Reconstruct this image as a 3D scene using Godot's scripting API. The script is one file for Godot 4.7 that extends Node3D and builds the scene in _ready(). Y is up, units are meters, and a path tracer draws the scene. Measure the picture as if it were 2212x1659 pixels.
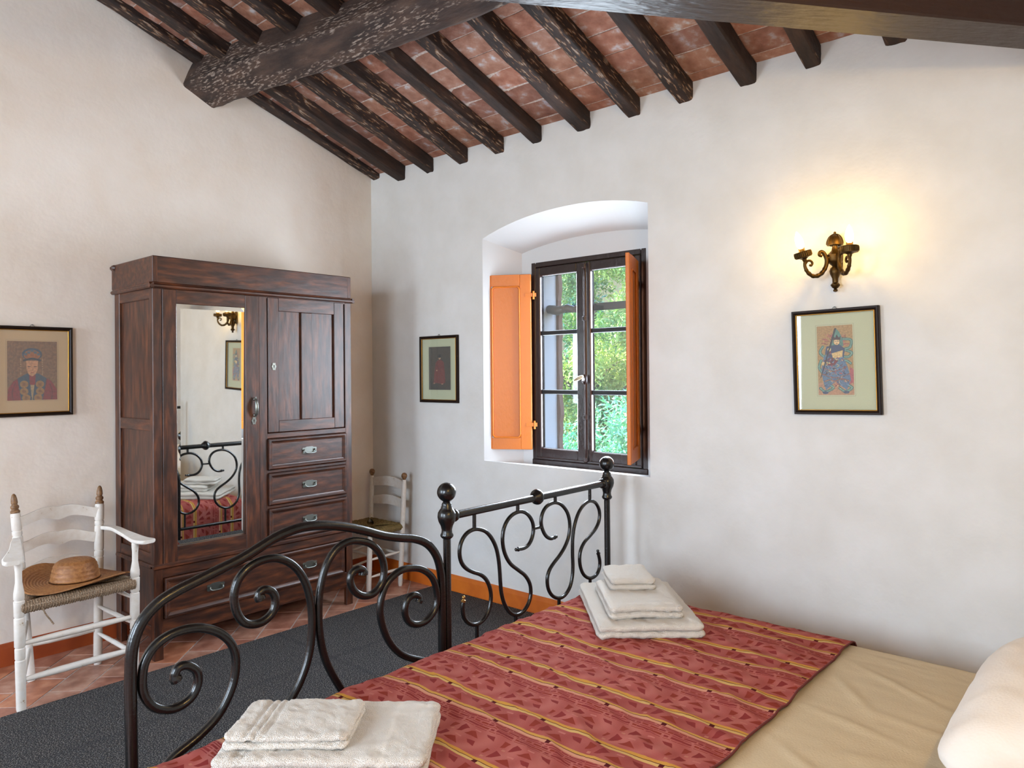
extends Node3D

# World: x runs along the window wall (0 at the wardrobe wall), y up, z from the window wall into the room. Metres.
const SKY_E := 2.0
const SUN_E := 7.0
const EXPOSE := 1.2
const DAY_A := 7.8
const DAY_B := 11.5
const DAY_C := 6.0
const LAMP2_E := 0.48
const LAMP_E := 0.05
var M := {}
var used := {}
var rng := RandomNumberGenerator.new()


func _ready() -> void:
	rng.seed = 7
	# ---------------------------------------------------------------- camera
	var cam := Camera3D.new()
	cam.name = "camera"
	cam.projection = Camera3D.PROJECTION_FRUSTUM
	cam.near = 0.05
	cam.far = 120.0
	cam.size = 2.0 * 0.05 * 829.5 / 1578.0
	cam.frustum_offset = Vector2(0.0, -0.05 * 33.3 / 1578.0)
	cam.transform = Transform3D(Basis(Vector3(0.75247, -0.00878, -0.65857), Vector3(0.01017, 0.99995, -0.00171), Vector3(0.65855, -0.00541, 0.75252)), Vector3(4.335, 1.45, 3.386))
	add_child(cam)
	cam.current = true
	# ---------------------------------------------------------------- sky, daylight, exposure
	var env := Environment.new()
	var sky := Sky.new()
	var sm := ProceduralSkyMaterial.new()
	sm.sky_top_color = Color(0.62, 0.77, 0.98)
	sm.sky_horizon_color = Color(0.90, 0.94, 1.0)
	sm.sky_curve = 0.2
	sm.sky_energy_multiplier = SKY_E
	sm.ground_bottom_color = Color(0.42, 0.43, 0.36)
	sm.ground_horizon_color = Color(0.55, 0.57, 0.52)
	sm.ground_energy_multiplier = SKY_E
	sky.sky_material = sm
	env.background_mode = Environment.BG_SKY
	env.sky = sky
	env.tonemap_mode = Environment.TONE_MAPPER_LINEAR
	env.tonemap_exposure = EXPOSE
	env.sdfgi_enabled = true
	env.ssao_enabled = true
	env.ssil_enabled = true
	var we := WorldEnvironment.new()
	we.name = "world_environment"
	we.environment = env
	add_child(we)
	var sun := DirectionalLight3D.new()
	sun.name = "sun"
	sun.light_color = Color(1.0, 0.94, 0.80)
	sun.light_energy = SUN_E
	sun.light_angular_distance = 0.6
	sun.shadow_enabled = true
	sun.look_at_from_position(Vector3(-8.5, 6.2, 2.6), Vector3.ZERO, Vector3.UP)
	add_child(sun)
	# soft daylight that enters by the two windows behind the camera
	daylight(Vector3(0.72, 1.6, 5.55), Vector3(0, 0, -1), Vector2(0.9, 1.6), DAY_A)
	daylight(Vector3(3.2, 1.6, 5.56), Vector3(0, -0.3, -1), Vector2(1.1, 1.5), DAY_B)
	# daylight through the window in view
	daylight(Vector3(1.785, 1.515, -0.217), Vector3(0, 0, 1), Vector2(0.68, 1.07), DAY_C)
	make_materials()
	build_shell()
	build_window()
	build_openings()
	build_roof()
	build_outside()
	build_wardrobe()
	build_beds()
	build_chairs()
	build_pictures()
	build_sconce()
	build_linen()


func daylight(at: Vector3, dir: Vector3, size: Vector2, energy: float) -> void:
	if energy <= 0.0:
		return
	var l := AreaLight3D.new()
	l.name = "window_daylight"
	l.area_size = size
	l.light_energy = energy
	l.light_color = Color(0.875, 0.94, 1.0)
	l.area_range = 20.0
	l.shadow_enabled = true
	add_child(l, true)
	l.look_at_from_position(at, at + dir, Vector3.UP)


# ================================================================ naming
func numbered(called: String) -> String:
	var n: int = used.get(called, 0)
	used[called] = n + 1
	return called if n == 0 else "%s_%03d" % [called, n]


func tag(o: Node, label: String, category: String, group := "", kind := "") -> void:
	o.set_meta("label", label)
	if category:
		o.set_meta("category", category)
	if group:
		o.set_meta("group", group)
	if kind:
		o.set_meta("kind", kind)


func thing(called: String, label: String, category: String, at := Vector3.ZERO, turn := 0.0, group := "", kind := "") -> Node3D:
	var o := Node3D.new()
	o.name = numbered(called)
	add_child(o)
	o.position = at
	o.rotation.y = turn
	tag(o, label, category, group, kind)
	return o


func put(st: SurfaceTool, called: String, m: Material, parent: Node = self, xf := Transform3D()) -> MeshInstance3D:
	st.generate_normals()
	return place(st.commit(), called, m, parent, xf)


func place(mesh: Mesh, called: String, m: Material, parent: Node = self, xf := Transform3D()) -> MeshInstance3D:
	var o := MeshInstance3D.new()
	o.name = numbered(called) if parent == self else called
	o.mesh = mesh
	o.material_override = m
	o.transform = xf
	parent.add_child(o, true)
	return o


# ================================================================ mesh helpers
func mb() -> SurfaceTool:
	var st := SurfaceTool.new()
	st.begin(Mesh.PRIMITIVE_TRIANGLES)
	return st


func tri(st: SurfaceTool, a: Vector3, b: Vector3, c: Vector3, out: Vector3, g := -1) -> void:
	if (a - c).cross(a - b).dot(out) < 0.0:
		var k := b
		b = c
		c = k
	st.set_smooth_group(g)
	st.add_vertex(a)
	st.set_smooth_group(g)
	st.add_vertex(b)
	st.set_smooth_group(g)
	st.add_vertex(c)


func quad(st: SurfaceTool, a: Vector3, b: Vector3, c: Vector3, d: Vector3, out: Vector3, g := -1) -> void:
	tri(st, a, b, c, out, g)
	tri(st, a, c, d, out, g)


# a box with chamfered edges
func cbox(st: SurfaceTool, t: Transform3D, size: Vector3, c := 0.003) -> void:
	var h := size * 0.5
	c = minf(c, minf(h.x, minf(h.y, h.z)) * 0.9)
	var p := func(s: Vector3, axis: int) -> Vector3:
		var v := s * (h - Vector3(c, c, c))
		v[axis] = s[axis] * h[axis]
		return t * v
	for axis in 3:
		var u := (axis + 1) % 3
		var w := (axis + 2) % 3
		for s in [-1.0, 1.0]:
			var k := []
			for q in [[-1.0, -1.0], [1.0, -1.0], [1.0, 1.0], [-1.0, 1.0]]:
				var v := Vector3.ZERO
				v[axis] = s
				v[u] = q[0]
				v[w] = q[1]
				k.append(p.call(v, axis))
			var n := Vector3.ZERO
			n[axis] = s
			quad(st, k[0], k[1], k[2], k[3], t.basis * n)
		for a in [-1.0, 1.0]:
			for b in [-1.0, 1.0]:
				var lo := Vector3.ZERO
				lo[axis] = -1.0
				lo[u] = a
				lo[w] = b
				var hi := lo
				hi[axis] = 1.0
				var n := Vector3.ZERO
				n[u] = a
				n[w] = b
				quad(st, p.call(lo, u), p.call(hi, u), p.call(hi, w), p.call(lo, w), t.basis * n)
	for i in 8:
		var s := Vector3(1.0 if i & 1 else -1.0, 1.0 if i & 2 else -1.0, 1.0 if i & 4 else -1.0)
		tri(st, p.call(s, 0), p.call(s, 1), p.call(s, 2), t.basis * s)


# a chamfered box between two corners given in the world, for a thing that stands at `base`
func bx(st: SurfaceTool, base: Vector3, x0: float, x1: float, y0: float, y1: float, z0: float, z1: float, c := 0.003) -> void:
	cbox(st, Transform3D(Basis.IDENTITY, Vector3(x0 + x1, y0 + y1, z0 + z1) * 0.5 - base), Vector3(absf(x1 - x0), absf(y1 - y0), absf(z1 - z0)), c)


func boxpart(parent: Node3D, called: String, m: Material, x0: float, x1: float, y0: float, y1: float, z0: float, z1: float, c := 0.003) -> MeshInstance3D:
	var st := mb()
	bx(st, parent.position, x0, x1, y0, y1, z0, z1, c)
	return put(st, called, m, parent)


func smoothed(pts: Array, steps := 6) -> PackedVector3Array:
	var out := PackedVector3Array()
	for i in pts.size() - 1:
		var a: Vector3 = pts[maxi(i - 1, 0)]
		var b: Vector3 = pts[i]
		var c: Vector3 = pts[i + 1]
		var d: Vector3 = pts[mini(i + 2, pts.size() - 1)]
		for k in steps:
			out.append(b.cubic_interpolate(c, a, d, float(k) / steps))
	out.append(pts[-1])
	return out


# a round bar along points; r is a number or an array of radii
func tube(st: SurfaceTool, pts: PackedVector3Array, r, seg := 10, caps := true, g := 1) -> void:
	var n := pts.size()
	var rings := []
	var up := Vector3.UP
	var last := Vector3.ZERO
	for i in n:
		var d := (pts[mini(i + 1, n - 1)] - pts[maxi(i - 1, 0)]).normalized()
		if i == 0:
			up = Vector3.UP if absf(d.y) < 0.9 else Vector3.RIGHT
			up = (up - d * up.dot(d)).normalized()
		else:
			up = (up - d * up.dot(d)).normalized()
		last = d
		var side := d.cross(up)
		var rr: float = r[i] if r is Array or r is PackedFloat32Array else r
		var ring := PackedVector3Array()
		for k in seg:
			var a := TAU * k / seg
			ring.append(pts[i] + (up * cos(a) + side * sin(a)) * rr)
		rings.append(ring)
	for i in n - 1:
		for k in seg:
			var q := (k + 1) % seg
			var mid: Vector3 = (rings[i][k] + rings[i + 1][q]) * 0.5 - (pts[i] + pts[i + 1]) * 0.5
			quad(st, rings[i][k], rings[i][q], rings[i + 1][q], rings[i + 1][k], mid, g)
	if caps:
		for e in [0, n - 1]:
			var out: Vector3 = pts[0] - pts[1] if e == 0 else pts[n - 1] - pts[n - 2]
			for k in seg:
				tri(st, pts[e], rings[e][k], rings[e][(k + 1) % seg], out)


# a turned shape: profile of (radius, height), about the local y axis of t
func lathe(st: SurfaceTool, prof: Array, t: Transform3D, seg := 20) -> void:
	var g := 1
	for i in prof.size() - 1:
		var a: Vector2 = prof[i]
		var b: Vector2 = prof[i + 1]
		if i > 0:
			var z: Vector2 = prof[i - 1]
			if absf((a - z).angle_to(b - a)) > 0.75:
				g = g % 30 + 1
		var d := (b - a).normalized()
		for k in seg:
			var p := TAU * k / seg
			var q := TAU * ((k + 1) % seg) / seg
			var m := TAU * (k + 0.5) / seg
			var out := Vector3(cos(m) * d.y, -d.x, sin(m) * d.y)
			var v := [Vector3(cos(p) * a.x, a.y, sin(p) * a.x), Vector3(cos(q) * a.x, a.y, sin(q) * a.x), Vector3(cos(q) * b.x, b.y, sin(q) * b.x), Vector3(cos(p) * b.x, b.y, sin(p) * b.x)]
			if a.x > 1e-5:
				tri(st, t * v[0], t * v[1], t * v[2], t.basis * out, g)
			if b.x > 1e-5:
				tri(st, t * v[0], t * v[2], t * v[3], t.basis * out, g)


# a flat polygon (local x, y) given depth along local z, from z0 to z1
func extrude(st: SurfaceTool, poly: PackedVector2Array, z0: float, z1: float, t := Transform3D()) -> void:
	if Geometry2D.is_polygon_clockwise(poly):
		poly.reverse()
	var idx := Geometry2D.triangulate_polygon(poly)
	for i in range(0, idx.size(), 3):
		for z in [z0, z1]:
			var k := []
			for j in 3:
				k.append(t * Vector3(poly[idx[i + j]].x, poly[idx[i + j]].y, z))
			tri(st, k[0], k[1], k[2], t.basis * Vector3(0, 0, 1.0 if z == z1 else -1.0) * signf(z1 - z0))
	for i in poly.size():
		var a := poly[i]
		var b := poly[(i + 1) % poly.size()]
		var n := Vector3((b - a).y, -(b - a).x, 0)
		quad(st, t * Vector3(a.x, a.y, z0), t * Vector3(b.x, b.y, z0), t * Vector3(b.x, b.y, z1), t * Vector3(a.x, a.y, z1), t.basis * n)


# a soft slab: a box with round edges whose surface a function moves; for towels, pillows, mattresses
func slab(st: SurfaceTool, size: Vector3, r: float, n: int, move: Callable, t := Transform3D()) -> void:
	var inner := size * 0.5 - Vector3(r, minf(r, size.y * 0.5), r)
	var pos := func(v: Vector3) -> Vector3:
		var big := v * size * 0.5
		var c := big.clamp(-inner, inner)
		var d := big - c
		if d.length() > 1e-6:
			var rr := Vector3(r, minf(r, size.y * 0.5), r)
			d = d.normalized() * rr
		return move.call(c + d)
	for axis in 3:
		var u := (axis + 1) % 3
		var w := (axis + 2) % 3
		for s in [-1.0, 1.0]:
			for i in n:
				for j in n:
					var k := []
					for q in [[i, j], [i + 1, j], [i + 1, j + 1], [i, j + 1]]:
						var v := Vector3.ZERO
						v[axis] = s
						v[u] = slab_at(float(q[0]) / n)
						v[w] = slab_at(float(q[1]) / n)
						k.append(t * pos.call(v))
					var out := Vector3.ZERO
					out[axis] = s
					quad(st, k[0], k[1], k[2], k[3], t.basis * out, 1)


func slab_at(f: float) -> float:   # denser towards the edges
	return sin((f - 0.5) * PI) * 0.75 + (f * 2.0 - 1.0) * 0.25


# a hewn timber along +x of t: a rectangle with soft, uneven edges
func timber(st: SurfaceTool, length: float, w: float, h: float, seed_: int, rough: float, bend: Callable, t := Transform3D(), steps := 24, soft := 0.28) -> void:
	var nz := FastNoiseLite.new()
	nz.seed = seed_
	nz.frequency = 1.0
	nz.noise_type = FastNoiseLite.TYPE_SIMPLEX
	var prof := []
	var c := soft
	for q in [[1, 1], [-1, 1], [-1, -1], [1, -1]]:
		var a := Vector2(q[0], q[1])
		var first := Vector2(a.x, a.y * (1.0 - c)) if a.x * a.y > 0 else Vector2(a.x * (1.0 - c), a.y)
		var second := Vector2(a.x * (1.0 - c), a.y) if a.x * a.y > 0 else Vector2(a.x, a.y * (1.0 - c))
		prof.append(first)
		prof.append((first + second) * 0.5 + a * c * 0.18)
		prof.append(second)
		prof.append((second + (Vector2(-a.x * (1.0 - c), a.y) if a.x * a.y > 0 else Vector2(a.x, -a.y * (1.0 - c)))) * 0.5)
	var rings := []
	for i in steps + 1:
		var s := float(i) / steps
		var off: Vector3 = bend.call(s)
		var ring := PackedVector3Array()
		for k in prof.size():
			var p: Vector2 = prof[k]
			var grow := 1.0 + rough * (nz.get_noise_3d(s * length * 4.0, p.x * 0.9, p.y * 0.9) + 0.6 * nz.get_noise_3d(s * length * 11.0, p.x * 2.0, p.y * 2.0 + 9.0))
			ring.append(t * (Vector3(s * length, p.y * h * 0.5 * grow * off.z, p.x * w * 0.5 * grow * off.z) + Vector3(0, off.x, off.y)))
		rings.append(ring)
	var m := prof.size()
	for i in steps:
		var mid := Vector3.ZERO
		for k in m:
			mid += rings[i][k] / m
		for k in m:
			var q := (k + 1) % m
			quad(st, rings[i][k], rings[i][q], rings[i + 1][q], rings[i + 1][k], (rings[i][k] + rings[i][q]) * 0.5 - mid, 1 + (k / 2) % 2)
	for e in [0, steps]:
		var mid := Vector3.ZERO
		for k in m:
			mid += rings[e][k] / m
		for k in m:
			tri(st, mid, rings[e][k], rings[e][(k + 1) % m], t.basis.x * (1.0 if e else -1.0))


# ================================================================ materials
func noise_tex(freq: float, seed_: int, ramp: Array, size := 512, octaves := 4, kind := FastNoiseLite.TYPE_SIMPLEX_SMOOTH) -> NoiseTexture2D:
	var n := FastNoiseLite.new()
	n.noise_type = kind
	n.frequency = freq
	n.seed = seed_
	n.fractal_octaves = octaves
	n.fractal_gain = 0.55
	var t := NoiseTexture2D.new()
	t.width = size
	t.height = size
	t.seamless = true
	t.noise = n
	if ramp:
		var g := Gradient.new()
		var offs := PackedFloat32Array()
		var cols := PackedColorArray()
		for r in ramp:
			offs.append(r[0])
			cols.append(r[1])
		g.offsets = offs
		g.colors = cols
		t.color_ramp = g
	return t


func bump_tex(freq: float, seed_: int, strength: float, size := 512, octaves := 4, kind := FastNoiseLite.TYPE_SIMPLEX_SMOOTH) -> NoiseTexture2D:
	var t := noise_tex(freq, seed_, [], size, octaves, kind)
	t.as_normal_map = true
	t.bump_strength = strength
	return t


func mat(c: Color, rough := 0.6, metal := 0.0) -> StandardMaterial3D:
	var m := StandardMaterial3D.new()
	m.albedo_color = c
	m.roughness = rough
	m.metallic = metal
	return m


func tri_map(m: StandardMaterial3D, scale: Vector3, world := false) -> StandardMaterial3D:
	m.uv1_triplanar = true
	m.uv1_world_triplanar = world
	m.uv1_scale = scale
	m.uv1_triplanar_sharpness = 4.0
	return m


func bumped(m: StandardMaterial3D, t: Texture2D, amount: float) -> StandardMaterial3D:
	m.normal_enabled = true
	m.normal_texture = t
	m.normal_scale = amount
	return m


func textured(t: Texture2D, scale: Vector3, rough := 0.6, world := false) -> StandardMaterial3D:
	var m := mat(Color.WHITE, rough)
	m.albedo_texture = t
	return tri_map(m, scale, world)


func flaked(m: StandardMaterial3D, patches: Texture2D, where: Texture2D) -> void:
	# bare or lime washed patches where the old paint has come off
	m.detail_enabled = true
	m.detail_albedo = patches
	m.detail_mask = where
	m.detail_blend_mode = BaseMaterial3D.BLEND_MODE_MIX
	m.detail_uv_layer = BaseMaterial3D.DETAIL_UV_1


func grain(axis: int, along: float, across: float) -> Vector3:
	var v := Vector3(across, across, across)
	v[axis] = along
	return v


func make_materials() -> void:
	var plaster_bump := bump_tex(0.012, 11, 5.0, 512, 5)
	var plaster := noise_tex(0.006, 3, [[0.0, Color(0.83, 0.82, 0.80)], [0.5, Color(0.85, 0.843, 0.828)], [1.0, Color(0.87, 0.865, 0.855)]], 512, 5)
	M.plaster = bumped(textured(plaster, Vector3(0.8, 0.8, 0.8), 0.9, true), plaster_bump, 0.2)
	var cream := noise_tex(0.005, 4, [[0.0, Color(0.895, 0.85, 0.80)], [0.5, Color(0.91, 0.875, 0.835)], [1.0, Color(0.925, 0.895, 0.86)]], 512, 5)
	M.plaster_warm = bumped(textured(cream, Vector3(0.8, 0.8, 0.8), 0.9, true), plaster_bump, 0.2)
	var terra := noise_tex(0.01, 21, [[0.2, Color(0.62, 0.42, 0.34)], [0.5, Color(0.70, 0.49, 0.40)], [0.8, Color(0.76, 0.58, 0.49)]], 512, 5)
	M.floor_tile = []
	for c in [Color(1, 1, 1), Color(0.90, 0.86, 0.86), Color(1.0, 0.92, 0.84), Color(0.95, 0.98, 1.0)]:
		var m := textured(terra, Vector3(1.6, 1.6, 1.6), 0.42, true)
		m.albedo_color = c
		M.floor_tile.append(m)
	M.grout = textured(noise_tex(0.05, 5, [[0.0, Color(0.60, 0.57, 0.55)], [1.0, Color(0.76, 0.73, 0.71)]], 256), Vector3(3, 3, 3), 0.9, true)
	# ceiling tiles: fired clay, dusted with old lime
	M.ceiling_tile = []
	var lime := [[0.0, Color(0.50, 0.34, 0.265)], [0.45, Color(0.60, 0.425, 0.35)], [0.66, Color(0.64, 0.485, 0.415)], [0.80, Color(0.69, 0.61, 0.58)], [0.93, Color(0.73, 0.73, 0.76)]]
	for k in 4:
		var m := textured(noise_tex(0.012, 40 + k, lime, 512, 6), Vector3(1.3, 1.3, 1.3), 0.85, true)
		m.albedo_color = [Color(1, 1, 1), Color(1.0, 0.93, 0.90), Color(0.88, 0.84, 0.84), Color(1.0, 0.98, 0.95)][k]
		M.ceiling_tile.append(bumped(m, bump_tex(0.05, 60 + k, 4.0, 256), 0.5))
	M.mortar = textured(noise_tex(0.05, 8, [[0.0, Color(0.62, 0.53, 0.48)], [1.0, Color(0.84, 0.80, 0.77)]], 256), Vector3(4, 4, 4), 0.95, true)
	# old timber with flaking paint, grain along local x
	var old := [[0.1, Color(0.16, 0.115, 0.098)], [0.5, Color(0.24, 0.178, 0.15)], [0.9, Color(0.33, 0.25, 0.205)]]
	var none := Color(0.5, 0.44, 0.40, 0.0)
	M.old_beam = bumped(textured(noise_tex(0.014, 31, old, 512, 6), Vector3(0.3, 1.2, 1.2), 0.8), bump_tex(0.02, 32, 6.0, 512, 5), 0.5)
	flaked(M.old_beam, noise_tex(0.05, 33, [[0.0, none], [0.57, none], [0.60, Color(0.46, 0.36, 0.29, 0.9)], [0.66, Color(0.55, 0.50, 0.46, 1)], [1.0, Color(0.62, 0.57, 0.53, 1)]], 1024, 5), noise_tex(0.008, 34, [[0.42, Color.BLACK], [0.58, Color.WHITE]], 512, 3))
	var raft := [[0.1, Color(0.115, 0.078, 0.063)], [0.5, Color(0.18, 0.122, 0.097)], [0.9, Color(0.26, 0.175, 0.13)]]
	var bare := Color(0.5, 0.33, 0.2, 0.0)
	M.rafter = []
	for k in 4:
		var m := bumped(textured(noise_tex(0.014, 70 + k, raft, 512, 6), Vector3(0.4, 1.8, 1.8), 0.78), bump_tex(0.02, 80 + k, 6.0, 256, 5), 0.45)
		flaked(m, noise_tex(0.05, 75 + k, [[0.0, bare], [0.62, bare], [0.65, Color(0.42, 0.29, 0.19, 0.8)], [0.74, Color(0.54, 0.42, 0.32, 0.9)], [0.80, Color(0.60, 0.55, 0.50, 1)]], 512, 5), noise_tex(0.011, 85 + k, [[0.46, Color.BLACK], [0.64, Color.WHITE]], 256, 3))
		M.rafter.append(m)
	var paint := mat(Color(0.19, 0.13, 0.11), 0.40)
	paint.metallic_specular = 0.4
	M.painted_beam = tri_map(bumped(paint, bump_tex(0.03, 90, 5.0, 512, 5), 0.25), Vector3(0.5, 2.5, 2.5))
	# wardrobe walnut
	var wood := [[0.12, Color(0.145, 0.068, 0.04)], [0.45, Color(0.245, 0.122, 0.064)], [0.62, Color(0.305, 0.156, 0.08)], [0.9, Color(0.41, 0.22, 0.11)]]
	var wood_t := noise_tex(0.014, 101, wood, 1024, 6)
	var wood_b := bump_tex(0.03, 102, 3.0, 512, 4)
	M.walnut = []
	for axis in 3:
		var m := bumped(textured(wood_t, grain(axis, 0.30, 1.7), 0.42), wood_b, 0.15)
		m.clearcoat_enabled = true
		m.clearcoat = 0.22
		m.clearcoat_roughness = 0.36
		M.walnut.append(m)
	M.mirror = mat(Color(0.93, 0.94, 0.93), 0.015, 1.0)
	M.pewter = mat(Color(0.50, 0.52, 0.50), 0.32, 0.9)
	M.keyhole = mat(Color(0.02, 0.02, 0.02), 0.8)
	# window joinery
	M.frame_brown = tri_map(bumped(mat(Color(0.145, 0.085, 0.075), 0.30), bump_tex(0.03, 110, 4.0, 256), 0.25), Vector3(6, 2, 6), true)
	M.bar_black = mat(Color(0.045, 0.033, 0.03), 0.5)
	M.orange = tri_map(bumped(mat(Color(0.80, 0.43, 0.05), 0.42), bump_tex(0.03, 111, 3.0, 256), 0.15), Vector3(8, 2, 8))
	M.orange_skirt = textured(noise_tex(0.012, 112, [[0.2, Color(0.74, 0.36, 0.06)], [0.8, Color(0.82, 0.43, 0.09)]], 256, 4), Vector3(1, 1, 1), 0.6, true)
	M.red_skirt = textured(noise_tex(0.012, 113, [[0.2, Color(0.58, 0.24, 0.08)], [0.8, Color(0.66, 0.31, 0.12)]], 256, 4), Vector3(1, 1, 1), 0.6, true)
	M.glass = mat(Color(0.9, 0.97, 0.95, 0.04), 0.02)
	M.glass.transparency = BaseMaterial3D.TRANSPARENCY_ALPHA
	M.brass = mat(Color(0.66, 0.52, 0.30), 0.30, 0.9)
	M.bronze = tri_map(bumped(mat(Color(0.30, 0.22, 0.10), 0.40, 0.85), bump_tex(0.05, 114, 4.0, 256), 0.3), Vector3(20, 20, 20))
	M.iron = tri_map(bumped(mat(Color(0.05, 0.054, 0.056), 0.26), bump_tex(0.03, 115, 4.0, 256), 0.25), Vector3(10, 10, 10))
	M.iron.clearcoat_enabled = true
	M.iron.clearcoat = 0.15
	M.iron.metallic_specular = 0.5
	M.iron.clearcoat_roughness = 0.2
	# rug: looped charcoal yarn
	var rugc := noise_tex(0.22, 120, [[0.3, Color(0.07, 0.07, 0.08)], [0.5, Color(0.165, 0.16, 0.172)], [0.60, Color(0.27, 0.26, 0.26)], [0.70, Color(0.54, 0.52, 0.49)]], 512, 2)
	M.rug = bumped(textured(rugc, Vector3(1.3, 1.3, 1.3), 0.95, true), bump_tex(0.22, 121, 10.0, 512, 2), 0.8)
	# painted chairs
	M.white_paint = textured(noise_tex(0.015, 130, [[0.05, Color(0.62, 0.52, 0.40)], [0.10, Color(0.83, 0.80, 0.76)], [1.0, Color(0.87, 0.855, 0.83)]], 512, 5), Vector3(3, 3, 3), 0.5)
	M.knob_brown = textured(noise_tex(0.02, 131, [[0.2, Color(0.40, 0.28, 0.17)], [0.8, Color(0.56, 0.42, 0.28)]], 256, 4), Vector3(4, 12, 4), 0.45)
	M.rush = textured(noise_tex(0.05, 132, [[0.15, Color(0.30, 0.22, 0.15)], [0.5, Color(0.50, 0.40, 0.30)], [0.8, Color(0.72, 0.66, 0.58)]], 256, 4), Vector3(14, 14, 14), 0.7)
	M.rush_green = textured(noise_tex(0.05, 133, [[0.15, Color(0.28, 0.22, 0.10)], [0.5, Color(0.46, 0.38, 0.20)], [0.8, Color(0.60, 0.52, 0.32)]], 256, 4), Vector3(3, 14, 14), 0.7)
	M.straw = textured(noise_tex(0.04, 134, [[0.2, Color(0.52, 0.33, 0.17)], [0.8, Color(0.64, 0.44, 0.25)]], 256, 4), Vector3(5, 5, 5), 0.55)
	# pictures
	M.frame_dark = mat(Color(0.12, 0.075, 0.055), 0.45)
	M.frame_dark.metallic_specular = 0.3
	M.gilt = mat(Color(0.72, 0.52, 0.20), 0.35, 0.85)
	M.mat_board = mat(Color(0.83, 0.80, 0.66), 0.9)
	M.mat_tan = mat(Color(0.78, 0.66, 0.50), 0.9)
	# linen
	# bedding
	M.sheet = bumped(tri_map(mat(Color(0.77, 0.70, 0.575), 0.8), Vector3(2, 2, 2)), bump_tex(0.25, 140, 2.0, 256, 2), 0.2)
	M.pillow = bumped(tri_map(mat(Color(0.93, 0.90, 0.86), 0.85), Vector3(2, 2, 2)), bump_tex(0.25, 141, 2.0, 256, 2), 0.15)
	M.terry = bumped(tri_map(mat(Color(0.965, 0.93, 0.88), 0.95), Vector3(3.4, 3.4, 3.4)), bump_tex(0.22, 142, 14.0, 512, 2), 1.0)
	M.terry.rim_enabled = true
	M.terry.rim = 0.4
	M.soil = mat(Color(0.20, 0.22, 0.12), 0.95)
	M.bark = mat(Color(0.36, 0.33, 0.29), 0.9)


# ================================================================ the room
const ROOM_X := 4.75
const ROOM_Z := 5.4
const EAVE := 2.915
const SLOPE := 0.333
const RIDGE_Z := 3.6


func csg_box(parent: Node, size: Vector3, at: Vector3, cut := false) -> CSGBox3D:
	var b := CSGBox3D.new()
	b.size = size
	b.position = at
	b.name = "opening" if cut else "wall"
	if cut:
		b.operation = CSGShape3D.OPERATION_SUBTRACTION
	parent.add_child(b, true)
	return b


func niche_outline(z: float) -> PackedVector2Array:
	# the splayed window recess, its outline at depth z behind the wall face
	var f := -z / 0.2
	var x0 := lerpf(1.13, 1.29, f)
	var x1 := lerpf(2.337, 2.285, f)
	var y0 := lerpf(0.89, 0.868, f)
	var ys := lerpf(2.305, 2.215, f)
	var rise := lerpf(0.085, 0.045, f)
	var out := PackedVector2Array([Vector2(x0, y0), Vector2(x1, y0)])
	for k in 17:
		var s := 1.0 - k / 16.0
		var lean := lerpf(0.04, 0.02, f) * s
		out.append(Vector2(lerpf(x0, x1, s), ys + rise * (1.0 - pow(absf(2.0 * s - 1.0), 2.2)) + lean))
	return out


func prism(a: PackedVector2Array, za: float, b: PackedVector2Array, zb: float) -> ArrayMesh:
	var st := mb()
	var n := a.size()
	var mid := Vector3(1.75, 1.6, (za + zb) * 0.5)
	for i in n:
		var j := (i + 1) % n
		var p := Vector3(a[i].x, a[i].y, za)
		quad(st, p, Vector3(a[j].x, a[j].y, za), Vector3(b[j].x, b[j].y, zb), Vector3(b[i].x, b[i].y, zb), (p - mid) * Vector3(1, 1, 0))
		tri(st, Vector3(mid.x, mid.y, za), p, Vector3(a[j].x, a[j].y, za), Vector3(0, 0, signf(za - zb)))
		tri(st, Vector3(mid.x, mid.y, zb), Vector3(b[i].x, b[i].y, zb), Vector3(b[j].x, b[j].y, zb), Vector3(0, 0, signf(zb - za)))
	st.index()
	return st.commit()


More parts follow.
